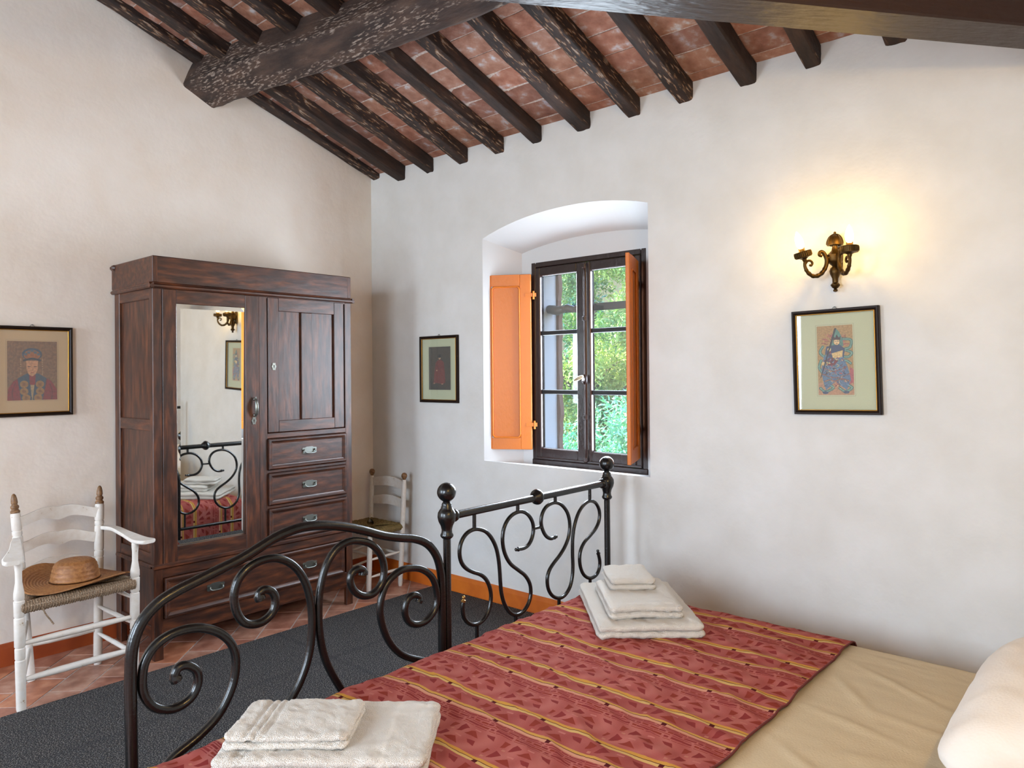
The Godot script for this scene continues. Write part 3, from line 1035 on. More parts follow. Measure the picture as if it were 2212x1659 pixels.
# ================================================================ wardrobe
func build_wardrobe() -> void:
	var w := thing("wardrobe", "tall dark walnut wardrobe with a mirror door, one panelled door and four drawers", "wardrobe", Vector3(0.03, 0, 1.19))
	var b := w.position
	var F := 0.526
	var side: Array = M.walnut
	# body: back, sides with sunk panels, floor, top
	var st := mb()
	bx(st, b, 0.03, 0.045, 0.11, 1.90, 0.58, 1.795)
	bx(st, b, 0.045, F - 0.03, 0.115, 0.135, 0.60, 1.775)
	bx(st, b, 0.045, F - 0.03, 0.478, 0.495, 0.60, 1.775)
	bx(st, b, 0.045, F - 0.03, 1.88, 1.90, 0.60, 1.775)
	bx(st, b, 0.045, F - 0.03, 0.49, 1.89, 1.178, 1.196)
	put(st, "body", side[1], w)
	for s in [0, 1]:
		var zo := 1.797 if s == 0 else 0.578
		var zi := 1.765 if s == 0 else 0.610
		var zp := 1.780 if s == 0 else 0.595
		st = mb()
		bx(st, b, 0.034, 0.098, 0.0, 1.90, zi, zo)
		bx(st, b, 0.480, F - 0.002, 0.0, 1.90, zi, zo, 0.002)
		put(st, "side_frame", side[1], w)
		for y in [[1.845, 1.90], [1.165, 1.225], [0.470, 0.540], [0.11, 0.17]]:
			boxpart(w, "side_rail", side[0], 0.098, 0.480, y[0], y[1], zi, zo - signf(zo - zi) * 0.002)
		for y in [[0.165, 0.475], [0.535, 1.17], [1.22, 1.85]]:
			st = mb()
			bx(st, b, 0.093, 0.485, y[0], y[1], zp - 0.006, zp + 0.004, 0.001)
			put(st, "side_panel", side[1], w)
	# crown
	st = mb()
	bx(st, b, -0.0, F + 0.004, 1.924, 2.062, 0.582, 1.799, 0.004)
	put(st, "crown", M.walnut[2], w)
	boxpart(w, "crown_block", side[1], F - 0.02, F + 0.006, 1.926, 2.060, 0.5805, 0.607, 0.003)
	boxpart(w, "crown_block", side[1], F - 0.02, F + 0.006, 1.926, 2.060, 1.773, 1.8005, 0.003)
	st = mb()
	var prof := PackedVector2Array([Vector2(0, 0), Vector2(0.012, 0.0), Vector2(0.019, 0.006), Vector2(0.019, 0.015), Vector2(0.010, 0.022), Vector2(0.008, 0.028), Vector2(0, 0.028)])
	extrude(st, prof, 0.562, 1.818, Transform3D(Basis(Vector3(1, 0, 0), Vector3(0, 1, 0), Vector3(0, 0, 1)), Vector3(F, 1.897, 0) - b))
	extrude(st, prof, 0.03, F + 0.017, Transform3D(Basis(Vector3(0, 0, 1), Vector3(0, 1, 0), Vector3(1, 0, 0)), Vector3(0, 1.897, 1.797) - b))
	extrude(st, prof, 0.03, F + 0.017, Transform3D(Basis(Vector3(0, 0, -1), Vector3(0, 1, 0), Vector3(1, 0, 0)), Vector3(0, 1.897, 0.579) - b))
	put(st, "crown_moulding", M.walnut[2], w)
	st = mb()
	bx(st, b, 0.0, 0.05, 2.028, 2.062, 0.575, 1.812, 0.012)
	put(st, "crown_return", side[2], w)
	# front posts and rails
	boxpart(w, "post", M.walnut[1], F - 0.03, F, 0.0, 1.897, 1.752, 1.799)
	boxpart(w, "post", M.walnut[1], F - 0.03, F, 0.0, 1.897, 0.577, 0.625)
	boxpart(w, "post", M.walnut[1], F - 0.03, F, 0.48, 1.897, 1.161, 1.213)
	for y in [[1.083, 1.114], [0.884, 0.903], [0.680, 0.699], [0.476, 0.492]]:
		boxpart(w, "rail", M.walnut[2], F - 0.03, F - 0.002, y[0], y[1], 0.62, 1.165)
	boxpart(w, "rail", M.walnut[2], F - 0.03, F - 0.002, 1.886, 1.900, 0.62, 1.76)
	# waist moulding and plinth
	st = mb()
	bx(st, b, F - 0.03, F + 0.010, 0.462, 0.488, 0.566, 1.806, 0.006)
	bx(st, b, 0.05, F, 0.464, 0.486, 1.79, 1.806, 0.006)
	put(st, "waist_moulding", M.walnut[2], w)
	boxpart(w, "apron", M.walnut[2], F - 0.028, F - 0.001, 0.414, 0.462, 0.62, 1.757)
	boxpart(w, "apron", M.walnut[2], F - 0.028, F - 0.001, 0.112, 0.207, 0.62, 1.757)
	# mirror door, standing a finger open
	var d := Node3D.new()
	d.name = "mirror_door"
	w.add_child(d, true)
	var hinge := Vector3(F - 0.008, 0, 1.750)
	d.transform = Transform3D(Basis(Vector3.UP, deg_to_rad(-1.1)), hinge - b)
	var X0 := F - 0.022
	var X1 := F + 0.001
	put(door_box(hinge, X0, X1, 0.484, 1.896, 1.677, 1.750, 0.003), "stile", M.walnut[1], d)
	put(door_box(hinge, X0, X1, 0.484, 1.896, 1.216, 1.300, 0.003), "stile", M.walnut[1], d)
	put(door_box(hinge, X0, X1 - 0.001, 1.824, 1.896, 1.300, 1.677, 0.002), "door_rail", M.walnut[2], d)
	put(door_box(hinge, X0, X1 - 0.001, 0.484, 0.563, 1.300, 1.677, 0.002), "door_rail", M.walnut[2], d)
	put(door_box(hinge, X0 - 0.006, X0 - 0.001, 0.52, 1.86, 1.25, 1.72, 0.001), "backing_board", M.walnut[1], d)
	# bevelled glass
	var gl := mb()
	var zs := [1.301, 1.320, 1.656, 1.676]
	var ys := [0.564, 0.590, 1.800, 1.823]
	var q := func(z: float, y: float, up: float) -> Vector3:
		return Vector3(F - 0.010 + up + (1.2 - y) * -0.0105, y, z) - hinge
	for i in 3:
		for j in 3:
			var k := []
			for e in [[i, j], [i + 1, j], [i + 1, j + 1], [i, j + 1]]:
				var inside: bool = (e[0] == 1 or e[0] == 2) and (e[1] == 1 or e[1] == 2)
				k.append(q.call(zs[e[0]], ys[e[1]], 0.0 if inside else -0.0022))
			quad(gl, k[0], k[1], k[2], k[3], Vector3.RIGHT)
	var mir := put(gl, "mirror", M.mirror, d)
	mir.set_meta("label", "tall bevelled mirror glass")
	drop_handle(d, Vector3(X1, 1.268, 1.247) - hinge)
	escutcheon(d, Vector3(X1, 1.192, 1.252) - hinge)
	# panelled door on the right
	d = Node3D.new()
	d.name = "panelled_door"
	w.add_child(d, true)
	hinge = Vector3(F - 0.008, 0, 0.628)
	d.transform = Transform3D(Basis(Vector3.UP, deg_to_rad(0.3)), hinge - b)
	put(door_box(hinge, X0, X1, 1.117, 1.894, 1.088, 1.157, 0.003), "stile", M.walnut[1], d)
	put(door_box(hinge, X0, X1, 1.117, 1.894, 0.634, 0.705, 0.003), "stile", M.walnut[1], d)
	put(door_box(hinge, X0, X1 - 0.001, 1.183, 1.818, 0.862, 0.936, 0.003), "stile", M.walnut[1], d)
	put(door_box(hinge, X0, X1 - 0.001, 1.818, 1.894, 0.705, 1.088, 0.002), "door_rail", M.walnut[2], d)
	put(door_box(hinge, X0, X1 - 0.001, 1.117, 1.183, 0.705, 1.088, 0.002), "door_rail", M.walnut[2], d)
	put(door_box(hinge, X0 + 0.002, X0 + 0.008, 1.175, 1.825, 0.930, 1.094, 0.001), "panel", M.walnut[1], d)
	put(door_box(hinge, X0 + 0.002, X0 + 0.008, 1.175, 1.825, 0.700, 0.868, 0.001), "panel", M.walnut[1], d)
	escutcheon(d, Vector3(X1, 1.497, 1.122) - hinge)
	# drawers
	for y in [[0.906, 1.081], [0.702, 0.883], [0.494, 0.679]]:
		drawer(w, y[0], y[1], 0.627, 1.160, [0.890])
	drawer(w, 0.209, 0.412, 0.647, 1.748, [0.893, 1.477])


func door_box(hinge: Vector3, x0: float, x1: float, y0: float, y1: float, za: float, zb: float, c: float) -> SurfaceTool:
	var s := mb()
	bx(s, hinge, x0, x1, y0, y1, za, zb, c)
	return s


func drawer(w: Node3D, y0: float, y1: float, z0: float, z1: float, pulls: Array) -> void:
	var d := Node3D.new()
	d.name = "drawer"
	w.add_child(d, true)
	var base := Vector3(0.526, y0, (z0 + z1) * 0.5)
	d.position = base - w.position
	var st := mb()
	bx(st, base, 0.498, 0.526 + 0.004, y0, y1, z0, z1, 0.002)
	put(st, "front", M.walnut[2], d)
	# raised moulded border, mitred
	st = mb()
	var prof := PackedVector2Array([Vector2(0, 0.003), Vector2(0, 0.012), Vector2(0.005, 0.016), Vector2(0.012, 0.016), Vector2(0.020, 0.010), Vector2(0.026, 0.008), Vector2(0.028, 0.003)])
	var loop := [Vector2(z0, y0), Vector2(z1, y0), Vector2(z1, y1), Vector2(z0, y1)]
	var mid := Vector2((z0 + z1) * 0.5, (y0 + y1) * 0.5)
	for k in 4:
		var a: Vector2 = loop[k]
		var c: Vector2 = loop[(k + 1) % 4]
		var sa := Vector2(signf(mid.x - a.x), signf(mid.y - a.y))
		var sc := Vector2(signf(mid.x - c.x), signf(mid.y - c.y))
		for i in prof.size() - 1:
			var p := prof[i]
			var r := prof[i + 1]
			var at := func(o: Vector2, s: Vector2, v: Vector2) -> Vector3:
				return Vector3(0.526 + v.y, o.y + s.y * v.x, o.x + s.x * v.x) - base
			quad(st, at.call(a, sa, p), at.call(c, sc, p), at.call(c, sc, r), at.call(a, sa, r), Vector3(1, 0, 0))
	put(st, "moulding", M.walnut[2], d)
	for z in pulls:
		bail_pull(d, Vector3(0.530, (y0 + y1) * 0.5 + 0.002, z) - base)


func bail_pull(d: Node3D, at: Vector3) -> void:
	var o := Node3D.new()
	var st := mb()
	var poly := PackedVector2Array()
	for q in [[-0.050, 0.010], [-0.047, 0.016], [-0.030, 0.017], [-0.020, 0.022], [0.020, 0.022], [0.030, 0.017], [0.047, 0.016], [0.050, 0.010], [0.046, 0.0], [0.050, -0.010], [0.046, -0.018], [0.020, -0.018], [-0.020, -0.018], [-0.046, -0.018], [-0.050, -0.010], [-0.046, 0.0]]:
		poly.append(Vector2(q[0], q[1]))
	extrude(st, poly, 0.0, 0.0025, Transform3D(Basis(Vector3(0, 0, -1), Vector3.UP, Vector3.RIGHT), at))
	for s in [-1.0, 1.0]:
		tube(st, PackedVector3Array([at + Vector3(0, 0.004, s * 0.036), at + Vector3(0.008, 0.004, s * 0.036), at + Vector3(0.014, 0.004, s * 0.036)]), 0.0055, 8)
	tube(st, smoothed([at + Vector3(0.011, 0.004, -0.036), at + Vector3(0.015, -0.008, -0.035), at + Vector3(0.017, -0.014, -0.022), at + Vector3(0.018, -0.015, 0.0), at + Vector3(0.017, -0.014, 0.022), at + Vector3(0.015, -0.008, 0.035), at + Vector3(0.011, 0.004, 0.036)], 4), 0.0034, 8)
	o.free()
	put(st, "handle", M.pewter, d)


func drop_handle(d: Node3D, at: Vector3) -> void:
	var st := mb()
	for s in [-1.0, 1.0]:
		lathe(st, [Vector2(0, 0), Vector2(0.008, 0), Vector2(0.007, 0.004), Vector2(0.004, 0.006), Vector2(0.004, 0.016), Vector2(0, 0.017)], Transform3D(Basis(Vector3.UP, Vector3.RIGHT, Vector3.FORWARD), at + Vector3(0, s * 0.045, 0)), 10)
	var pts := smoothed([at + Vector3(0.014, -0.056, 0), at + Vector3(0.016, -0.045, 0), at + Vector3(0.022, -0.03, 0), at + Vector3(0.026, 0, 0), at + Vector3(0.022, 0.03, 0), at + Vector3(0.016, 0.045, 0), at + Vector3(0.014, 0.058, 0)], 5)
	var r := []
	for k in pts.size():
		r.append(0.004 + 0.0065 * pow(sin(PI * k / (pts.size() - 1.0)), 2.0))
	tube(st, pts, r, 10)
	put(st, "handle", M.pewter, d)


func escutcheon(d: Node3D, at: Vector3) -> void:
	var st := mb()
	var poly := PackedVector2Array()
	for k in 24:
		var a := TAU * k / 24.0
		var r := 1.0 + 0.14 * cos(a * 6.0)
		poly.append(Vector2(cos(a) * 0.0135 * r, sin(a) * 0.0215 * r))
	var t := Transform3D(Basis(Vector3(0, 0, -1), Vector3.UP, Vector3.RIGHT), at)
	extrude(st, poly, 0.0, 0.003, t)
	var o := put(st, "keyhole_plate", M.pewter, d)
	st = mb()
	poly = PackedVector2Array()
	for k in 12:
		var a := TAU * k / 12.0
		poly.append(Vector2(cos(a) * 0.0036, 0.004 + sin(a) * 0.0036))
	extrude(st, poly, 0.0, 0.0036, t)
	extrude(st, PackedVector2Array([Vector2(-0.0018, -0.010), Vector2(0.0018, -0.010), Vector2(0.0018, 0.004), Vector2(-0.0018, 0.004)]), 0.0, 0.0036, t)
	put(st, "keyhole", M.keyhole, d)
	o.set_meta("label", "scalloped metal keyhole plate")


# ================================================================ iron bedsteads (foot ends in the plane x = 2.2)
const BED_X := 2.2


func zy(list: Array, base: Vector3) -> Array:
	var out := []
	for k in range(0, list.size(), 2):
		out.append(Vector3(BED_X, list[k + 1], list[k]) - base)
	return out


func tapered_end(n: int, r: float, last := 3, big := 1.25) -> Array:
	var out := []
	for k in n:
		out.append(r * (big if k >= n - last else 1.0))
	return out


func build_beds() -> void:
	var b := Vector3(BED_X, 0, 1.97)
	var bed := thing("bedstead", "black iron bedstead, its arched foot end filled with large spiral scrolls", "bed", b)
	var st := mb()
	var arch := [2.559, 0.0, 2.559, 0.20, 2.559, 0.364, 2.561, 0.530, 2.561, 0.626, 2.557, 0.689, 2.544, 0.737, 2.519, 0.775, 2.481, 0.805, 2.435, 0.824, 2.373, 0.841, 2.302, 0.860, 2.234, 0.878, 2.171, 0.902, 2.106, 0.926, 2.029, 0.940, 1.948, 0.936, 1.864, 0.919, 1.775, 0.892, 1.681, 0.856, 1.604, 0.834, 1.524, 0.815, 1.459, 0.784, 1.411, 0.729, 1.388, 0.660, 1.383, 0.576, 1.384, 0.338, 1.384, 0.2, 1.384, 0.0]
	tube(st, smoothed(zy(arch, b), 5), 0.0165, 14)
	put(st, "arched_frame", M.iron, bed)
	var scrolls := [
		[2.50, 0.300, 2.451, 0.345, 2.369, 0.381, 2.305, 0.426, 2.263, 0.497, 2.252, 0.564, 2.263, 0.617, 2.296, 0.661, 2.346, 0.693, 2.395, 0.706, 2.449, 0.704, 2.495, 0.684, 2.523, 0.646, 2.531, 0.598, 2.526, 0.557, 2.502, 0.516, 2.463, 0.492, 2.424, 0.489, 2.389, 0.506, 2.372, 0.539, 2.376, 0.576, 2.402, 0.600, 2.428, 0.602, 2.440, 0.584, 2.434, 0.566],
		[2.15, 0.300, 2.081, 0.365, 2.033, 0.421, 1.997, 0.495, 1.982, 0.576, 1.983, 0.669, 2.004, 0.752, 2.043, 0.814, 2.094, 0.850, 2.147, 0.861, 2.203, 0.849, 2.242, 0.817, 2.257, 0.772, 2.250, 0.721, 2.228, 0.683, 2.194, 0.665, 2.157, 0.666, 2.126, 0.687, 2.116, 0.724, 2.128, 0.753, 2.154, 0.765, 2.174, 0.756, 2.168, 0.738],
		[1.83, 0.300, 1.869, 0.359, 1.925, 0.465, 1.950, 0.567, 1.954, 0.662, 1.945, 0.731, 1.922, 0.795, 1.883, 0.841, 1.835, 0.859, 1.785, 0.854, 1.729, 0.831, 1.687, 0.785, 1.672, 0.729, 1.685, 0.680, 1.722, 0.652, 1.767, 0.654, 1.806, 0.680, 1.824, 0.718, 1.815, 0.746, 1.791, 0.755, 1.768, 0.747, 1.767, 0.730],
		[1.42, 0.305, 1.482, 0.335, 1.586, 0.388, 1.652, 0.459, 1.688, 0.546, 1.689, 0.614, 1.661, 0.673, 1.606, 0.705, 1.549, 0.708, 1.484, 0.689, 1.430, 0.642, 1.408, 0.573, 1.420, 0.521, 1.462, 0.488, 1.516, 0.485, 1.557, 0.508, 1.575, 0.551, 1.561, 0.591, 1.529, 0.601, 1.503, 0.585, 1.510, 0.568],
	]
	for s in scrolls:
		st = mb()
		var pts := smoothed(zy(s, b), 5)
		tube(st, pts, tapered_end(pts.size(), 0.0135, 4, 1.3), 12)
		put(st, "spiral_scroll", M.iron, bed)
	st = mb()
	tube(st, PackedVector3Array([Vector3(BED_X, 0.30, 2.559) - b, Vector3(BED_X, 0.30, 1.97) - b, Vector3(BED_X, 0.30, 1.384) - b]), 0.012, 10)
	put(st, "foot_rail", M.iron, bed)
	for z in [2.52, 1.43]:
		boxpart(bed, "side_rail", M.iron, 2.21, 4.36, 0.24, 0.275, z - 0.012, z + 0.012, 0.003)
	st = mb()
	for z in [2.545, 1.40]:
		tube(st, PackedVector3Array([Vector3(4.37, 0.0, z) - b, Vector3(4.37, 0.5, z) - b, Vector3(4.37, 0.98, z) - b]), 0.0165, 12)
	tube(st, PackedVector3Array([Vector3(4.37, 0.95, 2.545) - b, Vector3(4.37, 0.95, 1.97) - b, Vector3(4.37, 0.95, 1.40) - b]), 0.014, 10)
	put(st, "head_frame", M.iron, bed)
	# the second bedstead
	b = Vector3(BED_X, 0, 0.78)
	bed = thing("bedstead", "black iron bedstead by the window wall, straight top rail, ball finials and S scrolls", "bed", b)
	var post_prof := [Vector2(0.019, 0.0), Vector2(0.019, 0.02), Vector2(0.0155, 0.03), Vector2(0.0155, 0.785), Vector2(0.022, 0.790), Vector2(0.0265, 0.796), Vector2(0.0265, 0.802), Vector2(0.022, 0.810), Vector2(0.021, 0.822), Vector2(0.025, 0.838), Vector2(0.0335, 0.855), Vector2(0.0375, 0.873), Vector2(0.0360, 0.890), Vector2(0.028, 0.903), Vector2(0.0235, 0.908), Vector2(0.0235, 0.913), Vector2(0.0205, 0.917), Vector2(0.0205, 0.924), Vector2(0.0175, 0.930), Vector2(0.0, 0.934)]
	for z in [1.352, 0.206]:
		st = mb()
		lathe(st, post_prof, Transform3D(Basis.IDENTITY, Vector3(BED_X, 0, z) - b), 20)
		var post := put(st, "post", M.iron, bed)
		st = mb()
		var ball := [Vector2(0.014, 0.928), Vector2(0.0155, 0.936)]
		for k in 15:
			var a := -1.13 + (PI / 2 + 1.13) * k / 14.0
			ball.append(Vector2(cos(a) * 0.0385, 0.972 + sin(a) * 0.0385))
		ball[-1].x = 0.0
		lathe(st, ball, Transform3D(Basis.IDENTITY, Vector3(BED_X, 0, z) - b), 22)
		put(st, "ball_finial", M.iron, post)
	st = mb()
	tube(st, PackedVector3Array([Vector3(BED_X, 0.873, 1.33) - b, Vector3(BED_X, 0.873, 0.78) - b, Vector3(BED_X, 0.873, 0.23) - b]), 0.0165, 16)
	for e in [[1.315, 1.0], [0.243, -1.0]]:
		lathe(st, [Vector2(0.017, -0.018), Vector2(0.024, -0.012), Vector2(0.0265, -0.004), Vector2(0.0265, 0.004), Vector2(0.022, 0.012), Vector2(0.021, 0.03)], Transform3D(Basis(Vector3.UP, Vector3(0, 0, e[1]), Vector3.RIGHT), Vector3(BED_X, 0.873, e[0]) - b), 16)
	put(st, "top_rail", M.iron, bed)
	st = mb()
	lathe(st, [Vector2(0.016, -0.030), Vector2(0.022, -0.026), Vector2(0.024, -0.018), Vector2(0.033, -0.012), Vector2(0.0365, 0.0), Vector2(0.033, 0.012), Vector2(0.024, 0.018), Vector2(0.022, 0.026), Vector2(0.016, 0.030)], Transform3D(Basis(Vector3.UP, Vector3(0, 0, 1), Vector3.RIGHT), Vector3(BED_X, 0.876, 0.779) - b), 20)
	put(st, "rail_collar", M.iron, bed)
	var s1 := [1.263, 0.512, 1.267, 0.484, 1.259, 0.444, 1.228, 0.412, 1.188, 0.398, 1.144, 0.406, 1.111, 0.438, 1.096, 0.487, 1.103, 0.533, 1.127, 0.574, 1.163, 0.602, 1.205, 0.621, 1.246, 0.645, 1.273, 0.677, 1.282, 0.718, 1.272, 0.756, 1.245, 0.784, 1.208, 0.796, 1.168, 0.793, 1.125, 0.775, 1.089, 0.741, 1.061, 0.695, 1.046, 0.642, 1.039, 0.590, 1.035, 0.538, 1.029, 0.492, 1.011, 0.442, 0.978, 0.397, 0.936, 0.373, 0.890, 0.374, 0.851, 0.399, 0.831, 0.440, 0.836, 0.488, 0.867, 0.532, 0.914, 0.567, 0.969, 0.608, 1.005, 0.660, 1.019, 0.717, 1.010, 0.768, 0.982, 0.804, 0.942, 0.823, 0.894, 0.826, 0.851, 0.809, 0.818, 0.774, 0.807, 0.734, 0.818, 0.695, 0.843, 0.668, 0.876, 0.659, 0.912, 0.661]
	var s2 := [0.655, 0.668, 0.678, 0.667, 0.710, 0.681, 0.736, 0.711, 0.751, 0.750, 0.744, 0.789, 0.719, 0.817, 0.682, 0.830, 0.637, 0.830, 0.591, 0.811, 0.548, 0.768, 0.530, 0.712, 0.538, 0.658, 0.568, 0.612, 0.613, 0.575, 0.657, 0.549, 0.692, 0.522, 0.709, 0.486, 0.703, 0.438, 0.673, 0.398, 0.625, 0.374, 0.576, 0.376, 0.534, 0.406, 0.514, 0.451, 0.508, 0.501, 0.510, 0.567, 0.507, 0.637, 0.491, 0.699, 0.457, 0.755, 0.408, 0.789, 0.356, 0.799, 0.307, 0.780, 0.277, 0.737, 0.280, 0.690, 0.311, 0.653, 0.361, 0.625, 0.409, 0.602, 0.441, 0.569, 0.452, 0.525, 0.442, 0.477, 0.412, 0.436, 0.364, 0.412, 0.314, 0.415, 0.284, 0.441, 0.277, 0.478, 0.289, 0.520]
	for s in [s1, s2]:
		st = mb()
		tube(st, smoothed(zy(s, b), 4), 0.0088, 12)
		var sc := put(st, "scroll", M.iron, bed)
		for e in [0, 1]:
			var p := zy(s, b)
			var tip: Vector3 = p[0] if e == 0 else p[-1]
			var d: Vector3 = (p[0] - p[1] if e == 0 else p[-1] - p[-2]).normalized()
			st = mb()
			lathe(st, [Vector2(0.0088, -0.004), Vector2(0.0105, 0.0), Vector2(0.0105, 0.005), Vector2(0.006, 0.008), Vector2(0.0055, 0.011), Vector2(0.0078, 0.015), Vector2(0.0078, 0.019), Vector2(0.005, 0.023), Vector2(0.0, 0.0245)], Transform3D(Basis(Vector3.RIGHT, d, Vector3.RIGHT.cross(d)), tip), 10)
			put(st, "scroll_tip", M.brass if e == 0 and s == s1 else M.iron, sc)
	for e in [[1.194, 0.872, 0.794], [0.916, 0.872, 0.826], [0.643, 0.872, 0.831], [0.360, 0.872, 0.799], [1.184, 0.26, 0.398], [0.936, 0.26, 0.374], [0.621, 0.26, 0.374], [0.364, 0.26, 0.412]]:
		st = mb()
		tube(st, PackedVector3Array([Vector3(BED_X, e[1], e[0]) - b, Vector3(BED_X, (e[1] + e[2]) * 0.5, e[0]) - b, Vector3(BED_X, e[2], e[0]) - b]), 0.0082, 10)
		put(st, "stem", M.iron, bed)
	st = mb()
	tube(st, PackedVector3Array([Vector3(BED_X, 0.734, 0.808) - b, Vector3(BED_X, 0.734, 0.78) - b, Vector3(BED_X, 0.733, 0.748) - b]), 0.0065, 10)
	put(st, "connecting_bar", M.iron, bed)
	st = mb()
	tube(st, PackedVector3Array([Vector3(BED_X, 0.26, 1.35) - b, Vector3(BED_X, 0.26, 0.78) - b, Vector3(BED_X, 0.26, 0.206) - b]), 0.012, 10)
	put(st, "foot_rail", M.iron, bed)
	for z in [1.31, 0.25]:
		boxpart(bed, "side_rail", M.iron, 2.21, 4.36, 0.24, 0.275, z - 0.012, z + 0.012, 0.003)
	st = mb()
	for z in [1.34, 0.22]:
		tube(st, PackedVector3Array([Vector3(4.37, 0.0, z) - b, Vector3(4.37, 0.6, z) - b, Vector3(4.37, 1.12, z) - b]), 0.0165, 12)
	tube(st, PackedVector3Array([Vector3(4.37, 1.05, 1.34) - b, Vector3(4.37, 1.05, 0.78) - b, Vector3(4.37, 1.05, 0.22) - b]), 0.014, 10)
	put(st, "head_frame", M.iron, bed)


# ================================================================ chairs and hat
func turned(a: Vector3, b: Vector3, prof: Array, seg := 14) -> SurfaceTool:
	# a turned bar from a to b: prof gives (share of the length, radius)
	var st := mb()
	var d := b - a
	var y := d.normalized()
	var x := y.cross(Vector3(0.3, 0.1, 1.0)).normalized()
	var list := [Vector2(0.0, 0.0)]
	for p in prof:
		list.append(Vector2(p[1], p[0] * d.length()))
	list.append(Vector2(0.0, d.length()))
	lathe(st, list, Transform3D(Basis(x, y, x.cross(y)), a), seg)
	return st


func rung(t: Node3D, a: Vector3, b: Vector3, r: float) -> void:
	put(turned(a, b, [[0.0, r * 0.62], [0.12, r * 0.8], [0.3, r], [0.7, r], [0.88, r * 0.8], [1.0, r * 0.62]], 10), "rung", M.white_paint, t)


func back_slat(t: Node3D, a: Vector3, b: Vector3, h: float, bow: Vector3, style: int) -> void:
	# a to b are the middles of its ends; it bows back between the posts
	var st := mb()
	var n := 28
	var d := (b - a).normalized()
	var out := d.cross(Vector3.UP).normalized()
	var th := 0.0055
	var row := []
	for i in n + 1:
		var s := float(i) / n
		var c := a.lerp(b, s) + bow * 4.0 * s * (1.0 - s)
		var rise := 0.0
		var fall := 0.0
		if style == 0:   # double humped top, cusped bottom
			var m := absf(2.0 * s - 1.0)
			rise = 0.030 * smoothstep(1.0, 0.25, m) - 0.006 * smoothstep(0.14, 0.0, m)
			fall = 0.024 * smoothstep(1.0, 0.35, m) - 0.014 * smoothstep(0.3, 0.0, m)
		else:            # plain arched
			rise = 0.022 * sin(PI * s)
			fall = 0.012 * sin(PI * s)
		row.append([c + Vector3.UP * (h * 0.5 + rise), c + Vector3.UP * (-h * 0.5 + fall)])
	for i in n:
		var p: Array = row[i]
		var q: Array = row[i + 1]
		for s in [-1.0, 1.0]:
			quad(st, p[0] + out * th * s, q[0] + out * th * s, q[1] + out * th * s, p[1] + out * th * s, out * s, 1 if s < 0 else 2)
		quad(st, p[0] - out * th, q[0] - out * th, q[0] + out * th, p[0] + out * th, Vector3.UP, 3)
		quad(st, p[1] - out * th, q[1] - out * th, q[1] + out * th, p[1] + out * th, Vector3.DOWN, 4)
	put(st, "back_slat", M.white_paint, t)


func rush_seat(t: Node3D, c: Array, thick: float, m: Material, cords: int) -> void:
	# c: back left, back right, front right, front left. Cords run round each rail and mitre at the middle
	var st := mb()
	var mid: Vector3 = (c[0] + c[1] + c[2] + c[3]) / 4.0 - Vector3(0, thick * 0.45, 0)
	for e in 4:
		var a: Vector3 = c[e]
		var b: Vector3 = c[(e + 1) % 4]
		var out := Vector3((b - a).z, 0, -(b - a).x).normalized()
		if out.dot(a - mid) < 0.0:
			out = -out
		for k in cords:
			var s0 := (k + 0.5) / cords
			var reach := minf(1.0, 2.0 * minf(s0, 1.0 - s0) + 0.02)
			var p := a.lerp(b, s0)
			var inner := p.lerp(mid + (p - (a + b) * 0.5) * 0.02, reach * 0.96)
			inner = p.lerp(inner, 1.0)
			var j := rng.randf_range(-0.002, 0.002)
			var r := (b - a).length() / cords * 0.56
			var up := Vector3.UP
			var pts := PackedVector3Array([inner, p.lerp(inner, 0.5) + up * 0.003, p + up * (thick * 0.12 + j), p + out * thick * 0.42 + up * (-thick * 0.12 + j), p + out * thick * 0.5 + up * (-thick * 0.5 + j), p + out * thick * 0.3 - up * (thick * 0.95 - j), p - out * 0.03 - up * thick])
			tube(st, pts, r, 6, false)
	# underside
	quad(st, c[0] - Vector3(0, thick * 0.8, 0), c[1] - Vector3(0, thick * 0.8, 0), c[2] - Vector3(0, thick * 0.8, 0), c[3] - Vector3(0, thick * 0.8, 0), Vector3.DOWN)
	var o := put(st, "rush_seat", m, t)
	o.set_meta("label", "woven rush seat")


func arm_rest(t: Node3D, pts: Array, widths: Array, th: float) -> void:
	var st := mb()
	var n := pts.size()
	var rows := []
	var cs := smoothed(pts, 5)
	for i in cs.size():
		var d := (cs[mini(i + 1, cs.size() - 1)] - cs[maxi(i - 1, 0)]).normalized()
		var side := d.cross(Vector3.UP).normalized()
		var f := float(i) / (cs.size() - 1) * (n - 1)
		var k := mini(int(f), n - 2)
		var w: float = lerpf(widths[k], widths[k + 1], f - k) * 0.5
		var ring := []
		for q in [[-1.0, 0.25], [-0.85, 0.5], [0.85, 0.5], [1.0, 0.25], [1.0, -0.25], [0.85, -0.5], [-0.85, -0.5], [-1.0, -0.25]]:
			ring.append(cs[i] + side * w * q[0] + Vector3.UP * th * q[1])
		rows.append(ring)
	for i in rows.size() - 1:
		for k in 8:
			var q := (k + 1) % 8
			var g := 1 if k == 1 else 2 if k == 5 else 3
			quad(st, rows[i][k], rows[i][q], rows[i + 1][q], rows[i + 1][k], (rows[i][k] + rows[i][q]) * 0.5 - cs[i], g)
	for e in [0, rows.size() - 1]:
		for k in 8:
			tri(st, cs[e], rows[e][k], rows[e][(k + 1) % 8], cs[e] - cs[1 if e == 0 else e - 1])
	put(st, "arm", M.white_paint, t)


